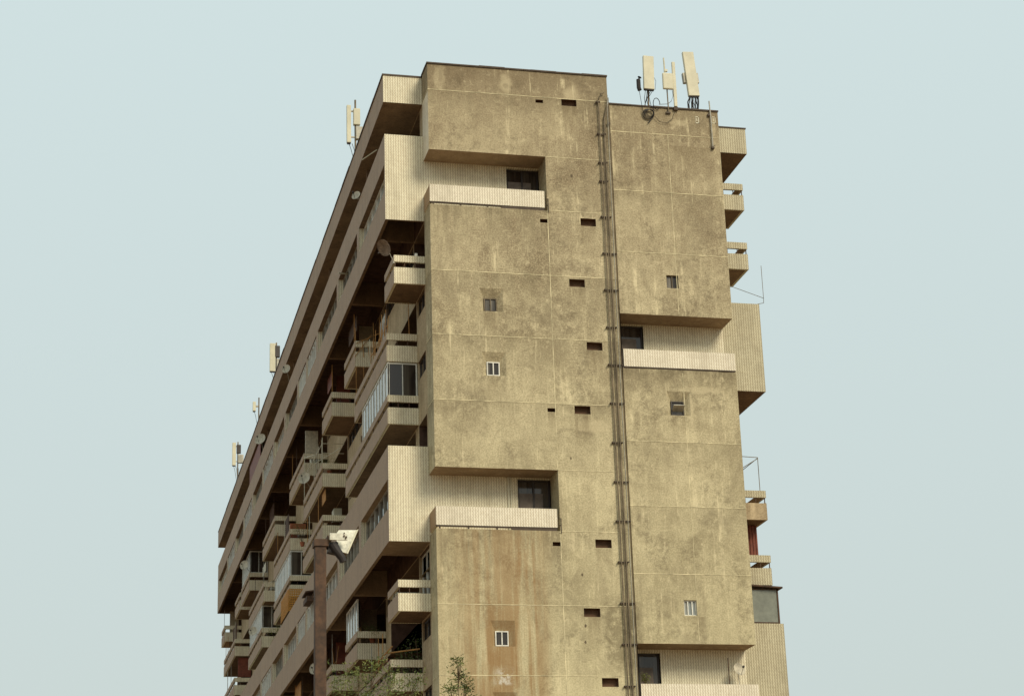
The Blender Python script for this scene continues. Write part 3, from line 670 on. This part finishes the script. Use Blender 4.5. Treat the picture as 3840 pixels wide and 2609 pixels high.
a1 = panel_antenna((23.90, yr, 38.72), 'pale panel antenna with a dark round unit on its left, leftmost on the right roof', .47, 39.46, 41.04, 0, -1.5, cables=5)
m = MB((23.90, yr, 38.72)); m.tube([(23.56, yr+.05, 39.50), (23.52, yr+.05, 39.62), (23.52, yr+.05, 40.0), (23.58, yr+.05, 40.12)], .09, 10); m.build('radio_unit', M['black'], a1, smooth=True)
m = MB((23.90, yr, 38.72)); m.tube([(23.53, yr+.05, 39.5), (23.53, yr-.1, 39), (23.55, yr-.22, 38.4), (23.65, yr-.22, 38.2)], .012, 5); m.build('cable', M['black'], a1); m = MB((23.90, yr, 38.72))
m.tube([(24.1, yr-.1, 40.3), (24.24, yr-.15, 39.9), (24.2, yr-.1, 39.5)], .008, 5)
for k in range(5):                                       # coils of slack cable hung on the parapet face
    r = .24-.02*k; cx, cz = 23.80+.02*k, 38.28+.01*k
    m.tube([(cx+r*math.cos(t)*1.05, YF-.07-.015*k, cz+r*math.sin(t)) for t in [i*math.pi/12 for i in range(25)]], .014, 5)
m.tube([(24.20+.15*math.cos(t), YF-.06, 38.80+.27*math.sin(t)) for t in [i*math.pi/10 for i in range(18)]], .018, 5)
m.tube([(23.9, yr, 38.8), (24.0, YF-.12, 38.6), (24.02, YF-.1, 38.3), (23.9, YF-.1, 38.0), (23.75, YF-.08, 37.85)], .022, 5)
m.tube([(24.05, YF-.1, 38.2), (24.3, YF-.07, 37.95), (24.6, YF-.06, 37.93), (24.85, YF-.06, 38.12), (24.98, YF-.06, 38.45)], .010, 5)
m.build('cable', M['black'], a1)
loc = (24.72, YF-.06, 38.4)
a2 = empty('radio_mast', loc, 'slim whip mast carrying a rounded pale equipment box between the two panel antennas', 'antenna', 'phone antennas on the roof')
m = MB(loc); m.tube([(24.72, YF-.06, 38.45), (24.70, YF-.06, 40.3)], .028, 8); m.build('pole', M['pipe'], a2)
m = MB(loc); m.tube([(24.66, YF-.06, 40.2), (24.64, YF-.06, 41.02)], .034, 8); m.obox((24.70, YF-.06, 40.42), (.07, 0, 0), (0, .05, 0), (0, 0, .05)); m.build('whip', M['cream'], a2)
m = MB(loc); m.box(24.50, 24.97, YF-.22, YF-.09, 39.48, 40.24); m.build('equipment_box', M['cream'], a2, bevel=.045)
m = MB(loc); m.obox((24.70, YF-.03, 38.42), (.10, 0, 0), (0, .05, 0), (0, 0, .04)); m.tube([(24.93, YF-.12, 39.46), (24.95, YF-.1, 39.2), (24.85, YF-.08, 38.95), (24.7, YF-.06, 38.83), (24.3, YF-.06, 38.78)], .012, 5); m.build('bracket', M['coping'], a2)
loc = (25.03, YF-.07, 38.55)
a3 = empty('slim_antenna', loc, 'narrow vertical pale antenna just right of the rounded equipment box', 'antenna', 'phone antennas on the roof')
m = MB(loc); m.box(24.98, 25.12, YF-.13, YF-.03, 38.72, 40.84); m.build('radome', M['cream'], a3, bevel=.02)
m = MB(loc); m.box(24.95, 25.14, YF-.11, YF+.0, 38.56, 38.70); m.obox((24.9, YF-.06, 40.25), (.05, 0, .05), (0, .02, 0), (-.015, 0, .015)); m.build('bracket', M['coping'], a3)
a4 = panel_antenna((25.98, yr+.2, 38.66), 'tall pale panel antenna leaning left above a tangle of cables, rightmost on the right roof', .50, 39.40, 41.50, 2, 4.5, units=2, cables=12)
m = MB((25.98, yr+.2, 38.66))
for k in range(4): m.tube([(25.72+k*.14, yr+.1, 38.7), (25.68+k*.16, yr, 39.1), (25.8+k*.12, yr, 39.36)], .03 if k in (0, 3) else .018, 6)
m.build('cable', M['black'], a4)
loc = (26.62, YF-.05, 36.88)
a5 = empty('mast_pole', loc, 'thin pale steel pole clamped to the wall near the top right corner', 'pole')
m = MB(loc); m.tube([(26.60, YF-.08, 36.95), (26.60, YF-.08, 38.2), (26.57, YF-.08, 39.10)], .030, 8); m.build('pole', M['grey'], a5)
m = MB(loc); m.box(26.54, 26.66, YF-.12, YF, 36.86, 36.95); m.obox((26.6, YF-.08, 37.02), (.11, 0, 0), (0, .012, 0), (0, 0, .012)); m.obox((26.52, YF-.05, 38.45), (.05, 0, 0), (0, .05, 0), (0, 0, .05)); m.build('bracket', M['coping'], a5)

# antennas along the roof edge of the long flank
def flank_antenna(y, x, label, h0, h1, w_, kind):
    loc = (x, y, 39.92); o = empty('panel_antenna', loc, label, 'antenna', 'antennas along the roof edge of the long side')
    def N(): return MB(loc)
    m = N(); m.tube([(x, y, 39.9), (x, y, 39.9+h1+(.35 if w_ < .22 else .1))], .045, 8); m.build('pole', M['pipe'], o)
    m = N(); m.box(x-.42, x-.42+w_, y-.12, y+.06, 39.92+h0, 39.92+h1); m.build('radome', M['cream'], o, bevel=.02)
    m = N(); m.box(x-.40, x-.44+w_, y-.1, y+.04, 39.92+h0-.05, 39.915+h0); m.build('end_cap', M['black'], o)
    m = N()
    for zz in (h0+.3, h1-.3): m.box(x-.425+w_, x-.04, y-.03, y+.03, 39.92+zz, 39.98+zz)
    m.build('clamp', M['grey'], o)
    if kind:
        m = N(); m.box(x+.0, x+.42, y-.15, y+.1, 39.92+h0+.2, 39.92+h0+.85); m.build('radio_unit', M['grey'], o, bevel=.03)
        m = N(); m.box(x-.10, x+.22, y-.13, y+.08, 39.92+h0+.95, 39.92+h1-.15); m.build('radio_unit', M['cream'] if kind == 1 else M['darkframe'], o, bevel=.03)
    m = N(); rn = random.Random(int(y))
    for k in range(3 if kind else 1):
        s0 = Vector((x-.32+.15*k, y-.03, 39.9+h0)); m.tube([s0, s0+Vector((.1, 0, -.3)), (x+.05, y, 40.1), (x+.02, y, 39.95)], .014, 5)
    m.build('cable', M['black'], o)
flank_antenna(84.6, 12.98, 'pale panel antenna on the long side roof, nearest the end wall', 1.55, 3.5, .20, 1)
flank_antenna(118.6, 13.05, 'pale panel antenna with grey radio boxes, above the upper round dish', 1.35, 3.22, .36, 2)
flank_antenna(129.2, 13.05, 'small short antenna on a bare pole on the long side roof', 1.99, 2.65, .20, 0)
flank_antenna(143.4, 12.95, 'dark cluttered antenna with boxes at the far end of the long side roof', 2.1, 3.87, .26, 2)

# ------------------------------------------------------------------ satellite dishes
def dish(loc, d, label, face=(-.6, -.8, .35), arm=(.35, .2, -.1), mat='dish'):
    loc = Vector(loc); o = empty('satellite_dish', loc, label, 'satellite dish', 'satellite dishes on the balconies')
    f = Vector(face).normalized(); a = f.cross(Vector((0, 0, 1))).normalized(); b = a.cross(f)
    m = MB(loc); N, K = 28, 5; rings = []
    for k in range(K+1):
        r = d/2*k/K; dep = .13*d*(1-(k/K)**2)
        rings.append([loc - f*dep + (a*math.cos(t)*.93 + b*math.sin(t))*r for t in [2*math.pi*i/N for i in range(N)]])
    for s_ in (0, .012):
        R_ = [[p - f*s_ for p in ring] for ring in rings]
        for A_, B_ in zip(R_, R_[1:]):
            for i in range(N):
                q = [A_[i], A_[(i+1) % N], B_[(i+1) % N], B_[i]]; m.face(q if s_ == 0 else q[::-1])
    for i in range(N): m.face([rings[-1][i], rings[-1][(i+1) % N], rings[-1][(i+1) % N]-f*.012, rings[-1][i]-f*.012])
    m.build('reflector', M[mat], o, smooth=True)
    m = MB(loc); tip = loc + f*d*.55 - b*d*.12
    m.tube([loc - b*d*.48, tip], .010, 5); m.obox(tip, a*.03, f*.05, b*.03); m.build('feed_arm', M['darkframe'], o)
    m = MB(loc); e = loc + Vector(arm); m.tube([loc - f*.13*d, loc - f*(.13*d+.08), e], .016, 6); m.obox(e, (.03, 0, 0), (0, .05, 0), (0, 0, .05)); m.build('mount', M['grey'], o)
    return o
dish((12.52, 74.18, 31.98), .72, 'brown tilted satellite dish seen from behind, on an arm at the topmost balcony', (-.70, -.45, -.55), (.44, .15, -.55), 'dish_dark')
dish((12.46, 81.2, 37.33), .46, 'round pale satellite dish hung on the top band, nearest the end wall', arm=(.14, .1, -.1))
dish((12.44, 108.0, 37.95), .56, 'round satellite dish on the roof band directly beneath the boxy roof antenna', arm=(.3, .5, -.85), face=(-.5, -.85, .2))
dish((12.44, 122.2, 37.9), .78, 'brightest satellite dish, on the top band between the two farthest roof antennas', arm=(.3, .5, -.85), face=(-.5, -.85, .3))
dish((12.62, 101.0, 29.55), .70, 'large grey satellite dish on the rail below the white pipe frame', arm=(.45, .3, -.55), face=(-.4, -.9, .25))
dish((12.5, 132.6, 32.0), .66, 'satellite dish against the dark underside at the far lower left', arm=(.5, .8, -.3), face=(-.5, -.85, .2))
dish((12.55, 126.6, 26.3), .62, 'satellite dish left of the orange netting', arm=(.45, .4, -.2), face=(-.5, -.85, .2))
dish((12.6, 96.4, 18.62), .60, 'satellite dish half hidden by the rusty steel post', arm=(.45, .3, -.6), face=(-.5, -.85, .2))
dish((26.42, 73.6, 14.72), .54, 'tan satellite dish above the white parapet at the lower right', arm=(.0, .1, -.7), face=(.2, -.9, .35))

# ------------------------------------------------------------------ things on the balconies
def rods(name, label, cat, segs, mat, r=.014, grp=None):
    loc = Vector(segs[0][0]); m = MB(loc)
    for a, b in segs: m.tube([a, b], r, 5)
    o = m.build(name, M[mat], None); o.location = loc; tag(o, label, cat, grp); return o
rods('pipe_frame', 'white pipe clothes frame standing on the middle balconies above the large grey dish', 'frame',
     [((12.98, 99.5, 28.8), (12.98, 99.5, 30.45)), ((12.98, 96.35, 28.8), (12.98, 96.35, 30.42)), ((12.98, 99.5, 29.9), (13.9, 96.4, 29.9)), ((12.98, 96.35, 29.6), (14.1, 96.35, 29.6)),
      ((12.98, 99.5, 30.4), (12.98, 104.5, 31.6)), ((12.98, 103.6, 28.9), (12.98, 103.6, 31.5)), ((12.98, 96.35, 30.1), (14.1, 96.35, 30.1)), ((12.98, 96.35, 30.1), (12.98, 103.6, 30.3))], 'cream', .018)
rods('pipe_frame', 'thin steel antenna wire frame rising from the tiled bay on the right side', 'frame',
     [((28.5, 74.4, 30.40), (28.93, 74.4, 30.50)), ((28.93, 74.4, 30.50), (28.94, 74.4, 30.75)), ((28.94, 74.4, 30.70), (28.94, 74.4, 32.2)), ((28.94, 74.4, 30.72), (27.0, 74.4, 31.35))], 'pipe', .012)
rods('pipe_frame', 'dark steel awning frame above the plain balcony on the right side', 'frame',
     [((27.0, 74.4, 23.68), (28.13, 74.4, 23.64)), ((28.13, 74.4, 23.64), (28.13, 74.4, 22.2)), ((28.13, 74.4, 23.60), (27.0, 74.4, 22.9)), ((28.13, 74.4, 23.62), (28.13, 76.2, 23.62))], 'pipe', .016)
rn = random.Random(9); segs = []
for k in range(11):
    y = 76.5+k*.42+rn.random()*.15; h = .5+rn.random()*.9
    segs.append(((13.0+rn.random()*.06, y, 29.04), (13.0+rn.random()*.1, y+(rn.random()-.5)*.2, 29.04+h)))
segs.append(((13.02, 76.5, 29.45), (13.02, 80.9, 29.5)))
segs.append(((13.92, 76.36, 29.04), (13.90, 76.36, 30.46)))
rods('cane_screen', 'orange canes standing along the rail under the topmost balcony', 'canes', segs, 'cane', .016)
rods('drying_poles', 'thin rusty poles and cords standing at the second balcony of the top row', 'poles',
     [((13.0, 84.98, 31.1), (12.98, 85.0, 32.35)), ((13.35, 84.9, 30.9), (13.28, 84.9, 31.75)), ((13.62, 84.85, 30.6), (13.55, 84.9, 31.45)), ((13.85, 84.9, 31.0), (13.8, 84.9, 32.6)), ((14.1, 84.9, 31.0), (14.1, 84.9, 32.9)),
      ((13.0, 84.95, 30.46), (13.0, 84.95, 28.6)), ((13.35, 84.95, 30.46), (13.35, 84.95, 28.6)), ((13.0, 84.88, 31.55), (14.1, 84.88, 32.1)), ((12.93, 84.9, 30.9), (13.7, 84.86, 32.0))], 'cane', .016)
rods('clothes_pole', 'thin pole sticking out of the top band near the end wall', 'pole', [((12.9, 77.9, 38.1), (12.3, 78.3, 37.75))], 'cream', .022)
rods('clothes_pole', 'short pale rod sticking out through the upper slit windows', 'pole', [((12.9, 86.8, 35.7), (12.42, 86.5, 35.6))], 'cream', .04)
rods('dry_stalk', 'dry plant stalks on the low balcony beside the rusty post', 'plant', [((13.1, 93.1, 18.2), (13.0, 93.0, 19.0)), ((13.2, 93.1, 18.2), (13.3, 93.0, 19.1)), ((13.6, 93.1, 18.2), (13.7, 93.0, 18.9)), ((13.75, 93.1, 18.2), (13.85, 93.0, 18.95))], 'cane', .010)
rods('balcony_post', 'vertical steel post in the right loggia beside the tan dish', 'pole', [((25.86, 73.3, 13.9), (25.86, 73.3, 15.1))], 'rust', .022)
def slab(name, label, cat, x0, x1, y0, y1, z0, z1, mat, bev=.01, grp=None):
    loc = ((x0+x1)/2, (y0+y1)/2, z0); m = MB(loc); m.box(x0, x1, y0, y1, z0, z1); o = m.build(name, M[mat], None, bevel=bev); o.location = loc; return tag(o, label, cat, grp)
slab('storage_board', 'pale board leaning on the far balcony beside the white pipe frame', 'board', 13.05, 13.75, 103.8, 103.9, 31.72, 33.0, 'dish')
slab('white_jar', 'small white jar standing on the rail of the topmost balcony', 'jar', 13.83, 13.95, 74.28, 74.40, 31.735, 31.87, 'white', .03)
# folded red roller blinds and cloth seen between the balconies
slab('red_box', 'orange-red flower trough on a mid balcony below the large grey dish', 'planter', 13.0, 13.9, 110.15, 110.5, 29.0, 29.35, 'terracotta')
slab('hanging_cloth', 'rust brown blind under the lowest far left balcony', 'blind', 13.25, 14.2, 144.2, 144.26, 26.35, 27.75, 'redwood')
slab('hanging_cloth', 'orange brown blind hanging between the big lower bay and the balcony above it', 'blind', 13.4, 14.2, 88.2, 88.26, 23.7, 25.0, 'cane')
slab('hanging_cloth', 'red brown cloth panel in the top gallery below the brightest dish', 'blind', 12.7, 12.74, 124.5, 131.5, 37.16, 38.55, 'redwood')
slab('hanging_cloth', 'dark blue cloth on the railings behind the glazed balcony', 'cloth', 13.9, 14.1, 88.0, 88.4, 26.6, 27.6, 'blue')
# orange netting
loc = (12.9, 110.0, 23.9); m = MB(loc)
for k in range(15): m.box(12.72, 12.735, 108.6+k*.25, 108.68+k*.25, 23.95, 25.15); 
for k in range(10): m.box(12.71, 12.719, 108.6, 112.2, 23.97+k*.13, 24.02+k*.13)
for k in range(13): m.box(12.74+k*.1, 12.79+k*.1, 108.58, 108.59, 23.95, 25.15)
for k in range(10): m.box(12.74, 14.0, 108.565, 108.576, 23.97+k*.13, 24.03+k*.13)
o = m.build('safety_net', M['orange'], None); o.location = loc; tag(o, 'orange plastic netting on a balcony low on the left side', 'netting')
# window awning box low on the lower bay
loc = (12.3, 95.0, 21.9); m = MB(loc); m.obox((12.38, 97.3, 22.5), (.22, 0, .03), (0, .75, 0), (0, 0, .035)); m.obox((12.40, 97.3, 22.15), (.17, 0, 0), (0, .7, 0), (0, 0, .13)); o = m.build('window_awning', M['rust'], None); o.location = loc
tag(o, 'small rusty metal awning box on the lower bay left of the steel post', 'awning')

# ------------------------------------------------------------------ foliage
def leaves(m, c, rad, n, size, rnd, mats=2, flat=1.0):
    c = Vector(c)
    for _ in range(n):
        while True:
            v = Vector((rnd.uniform(-1, 1), rnd.uniform(-1, 1), rnd.uniform(-1, 1)))
            if v.length < 1: break
        p = c + Vector((v.x*rad, v.y*rad, v.z*rad*flat)); d = Vector((rnd.uniform(-1, 1), rnd.uniform(-1, 1), rnd.uniform(-.8, .6))).normalized()
        s_ = d.cross(Vector((rnd.uniform(-1, 1), rnd.uniform(-1, 1), rnd.uniform(-1, 1)))).normalized(); L = size*rnd.uniform(.6, 1.4); W = L*.30
        m.face([p-d*L*.5, p+s_*W*.5, p+d*L*.5, p-s_*W*.5], rnd.randrange(mats))
def potted(loc, w_, h, label, red=False, seed=1):
    loc = Vector(loc); o = empty('potted_plant', loc, label, 'plant', 'plants on the balconies'); rnd = random.Random(seed)
    m = MB(loc); m.tube([loc, loc+Vector((0, 0, .22))], .10, 10, r2=.14); m.build('pot', M['terracotta'], o)
    m = MB(loc)
    for k in range(7):
        e = loc + Vector((rnd.uniform(-w_, w_)*.5, rnd.uniform(-w_, w_)*.5, .22+h*rnd.uniform(.4, 1))); m.tube([loc+Vector((0, 0, .2)), (loc+e)/2+Vector((0, 0, .15)), e], .008, 4, m=1)
        leaves(m, e, .16+.1*w_, 38, .075, rnd, 1)
    m.build('foliage', [M['leaf2'] if not red else M['leaf'], M['bark']], o)
potted((22.45, 73.35, 13.5), .25, .9, 'spiky yellow-green plant in the lower right loggia', seed=2)
potted((13.4, 96.7, 28.55), .8, .75, 'leafy plants on the balcony under the white pipe frame', seed=3)
potted((13.7, 85.3, 17.8), .8, .55, 'green plants above the rail of the glazed low balcony', seed=4)
potted((13.0, 104.6, 26.7), .7, 1.2, 'pale dry plant hanging between two mid balconies', seed=5)
potted((13.2, 119.6, 24.2), .8, .7, 'bushy plant at the foot of the orange netting', seed=6)
# climber in the low loggia next to the end wall
loc = Vector((14.2, 78.5, 15.3)); o = empty('climbing_plant', loc, 'dark green climber with red blossom filling the low loggia beside the end wall', 'plant'); rnd = random.Random(7); m = MB(loc)
for k in range(46): leaves(m, (14.45+rnd.uniform(-.35, .3), 77.2+rnd.random()*5.5, 14.9+rnd.random()*1.75), .35, 26, .10, rnd, 1)
m.build('foliage', M['leaf'], o)
m = MB(loc)
for k in range(9): leaves(m, (13.3+rnd.uniform(-.2, .4), 77.4+rnd.random()*1.5, 15.3+rnd.random()*.7), .12, 6, .09, rnd, 1)
m.build('blossom', M['reddish'], o)
m = MB(loc)
for k in range(4): m.tube([(14.3, 77.5+k*1.3, 14.5), (14.35+.1*k, 77.6+k*1.3, 15.4), (14.2, 77.5+k*1.3, 16.5)], .02, 5)
m.build('stem', M['bark'], o)
rods('wooden_rail', 'orange wooden rail across the low green loggia', 'rail', [((13.05, 77.6, 15.95), (14.2, 76.6, 15.95)), ((13.05, 80.5, 16.0), (13.05, 76.4, 16.0))], 'cane', .03)

def tree(name, loc, tips, label, seed, twigs, lsize, mats, trunk=.16):
    """tips: (point, radius) of the crown sprays; every spray hangs on a limb from the trunk"""
    loc = Vector(loc); o = empty(name, loc, label, 'tree'); rnd = random.Random(seed)
    top = max(t[0][2] for t in tips); cx = sum(t[0][0] for t in tips)/len(tips); cy = sum(t[0][1] for t in tips)/len(tips)
    m = MB(loc); cr = MB(loc); spine = [loc, loc+Vector(((cx-loc.x)*.3, (cy-loc.y)*.3, top*.30)), Vector((cx, cy, top*.55)), Vector((cx, cy, top*.70))]
    m.tube(spine, trunk, 10, r2=trunk*.3)
    for (p, r) in tips:
        p = Vector(p); s0 = spine[1].lerp(spine[3], min(1, max(.1, (p.z-top*.4)/(top*.6)))); md = s0.lerp(p, .55) + Vector((rnd.uniform(-.2, .2), rnd.uniform(-.2, .2), -.15))
        m.tube([s0, md, p], trunk*.16, 5, r2=.006)
        for k in range(twigs):
            d = Vector((rnd.gauss(0, .7), rnd.gauss(0, .7), rnd.uniform(-.1, 1.1))).normalized(); st = p + Vector((rnd.gauss(0, .3), rnd.gauss(0, .3), rnd.gauss(0, .3)))*r
            L = r*rnd.uniform(.7, 1.7); mi = rnd.randrange(len(mats))
            if k < 5: m.tube([md.lerp(p, .7), st, st+d*L*.6], .006, 3, r2=.002)
            nl = int(L/.030)
            for j in range(nl):
                q = st + d*L*(j/nl) + Vector((rnd.gauss(0, .035), rnd.gauss(0, .035), rnd.gauss(0, .035) - .12*(j/nl)**2*L))
                dd = (d + Vector((rnd.gauss(0, .8), rnd.gauss(0, .8), rnd.gauss(-.1, .6)))).normalized(); sd = dd.cross(Vector((rnd.gauss(0, 1), rnd.gauss(0, 1), rnd.gauss(0, 1)))).normalized()
                l_ = lsize*rnd.uniform(.6, 1.3); w_ = l_*.30
                cr.face([q, q+dd*l_*.45+sd*w_*.5, q+dd*l_, q+dd*l_*.45-sd*w_*.5], mi)
    m.build('trunk', M['bark'], o, smooth=True)
    cr.build('crown', [M[k] for k in mats], o)
# placed in front of the block, tops just entering the frame
rnd = random.Random(11)
tipsA = []
for px, pz, r in ((6.1, 8.75, .28), (6.45, 8.95, .22), (6.9, 8.9, .25), (5.75, 8.45, .3), (6.3, 8.35, .38), (6.8, 8.45, .35), (7.2, 8.55, .26), (7.35, 8.15, .3), (5.5, 7.95, .4), (6.0, 7.9, .45), (6.6, 7.9, .45), (7.1, 7.75, .4),
                  (5.2, 7.3, .5), (5.9, 7.2, .55), (6.7, 7.2, .55), (7.5, 7.2, .45), (4.9, 6.5, .6), (5.8, 6.4, .6), (6.8, 6.4, .6), (7.8, 6.5, .5), (5.4, 5.7, .6), (6.6, 5.6, .6), (7.4, 5.7, .5)):
    tipsA.append(((px, 40+rnd.uniform(-.9, .9), pz-.22), r))
tree('leafy_tree', (6.3, 40, 0), tipsA, 'feathery green treetop rising in front of the low balconies left of the end wall', 3, 27, .070, ['leaf', 'leaf2'])
tipsB = []
for px, pz, r in ((7.72, 8.42, .09), (7.75, 8.15, .14), (7.9, 7.95, .16), (7.55, 7.9, .12), (8.0, 7.65, .18), (7.65, 7.6, .16), (7.35, 7.55, .15), (7.85, 7.3, .22), (7.5, 7.2, .22), (7.2, 7.15, .18), (8.1, 7.1, .2), (7.7, 6.8, .3), (7.2, 6.7, .25), (8.2, 6.6, .25), (7.6, 6.2, .35), (7.1, 5.9, .3), (8.2, 5.9, .3), (7.7, 5.4, .35)):
    tipsB.append(((px-.20, 37+rnd.uniform(-.5, .5), pz-.17), r))
tree('slender_tree', (7.7, 37, 0), tipsB, 'thin sparse treetop in front of the concrete end wall at the bottom', 5, 34, .070, ['leaf2', 'leaf'], .06)

# ------------------------------------------------------------------ rusty post with a floodlight
loc = (2.67, 20.0, 0.0)
P = empty('floodlight_post', loc, 'rusty square steel post with a white shielded floodlight at its top', 'lamp post')
m = MB(loc); m.box(2.612, 2.728, 19.94, 20.06, 0, 6.47); m.build('post', M['rust'], P, bevel=.006)
m = MB(loc); m.box(2.598, 2.742, 19.925, 20.075, 6.47, 6.545); m.obox((2.745, 19.99, 6.53), (.008, 0, .0), (0, .06, 0), (0, 0, .055)); m.build('post_cap', M['rust'], P, bevel=.004)
F_ = bpy.data.objects.new('floodlight', None); col.objects.link(F_); F_.parent = P
m = MB(loc); m.tube([(2.74, 20, 6.47), (2.80, 20, 6.44), (2.86, 20, 6.42)], .016, 8); m.obox((2.81, 20, 6.47), (.045, 0, 0), (0, .05, 0), (0, 0, .05)); m.obox((2.80, 20.0, 6.435), (.05, 0, -.01), (0, .045, 0), (.005, 0, .03)); m.build('bracket', M['black'], F_)
m = MB(loc); m.tube([(2.80, 19.96, 6.50), (2.822, 19.955, 6.455), (2.858, 19.95, 6.40), (2.892, 19.95, 6.35), (2.908, 19.95, 6.31)], .052, 12, r2=.036); m.build('housing', M['black'], F_, smooth=True)
m = MB(loc); m.box(2.756, 2.940, 19.88, 19.90, 6.526, 6.598); m.build('shield', M['dish_pale'], F_, bevel=.003)
def plate(pts, th, name, mat):
    m = MB(loc); a = [Vector(p) for p in pts]; nrm = (a[1]-a[0]).cross(a[2]-a[0]).normalized()*th; b = [p+nrm for p in a]
    m.face(a[::-1]); m.face(b)
    for i in range(len(a)): m.face([a[i], a[(i+1) % len(a)], b[(i+1) % len(a)], b[i]])
    m.build(name, M[mat], F_)
plate([(2.828, 20.03, 6.60), (2.876, 20.06, 6.676), (3.058, 20.06, 6.680), (3.080, 20.06, 6.688), (3.02, 20.03, 6.548), (2.952, 19.98, 6.408), (2.905, 19.97, 6.42), (2.868, 19.98, 6.48)], .006, 'shield', 'dish_pale')
plate([(3.056, 20.05, 6.672), (3.082, 20.05, 6.690), (2.956, 19.97, 6.405), (2.945, 19.97, 6.410)], .010, 'shield_lip', 'cream')
m = MB(loc)
for dx, dz, r in ((.0, .0, .010), (-.022, .012, .010), (-.020, .042, .007), (-.006, -.014, .007)): m.tube([(2.926+dx, 19.885, 6.556+dz), (2.926+dx, 19.868, 6.556+dz)], r, 8)
m.build('bolt', M['rust'], F_)
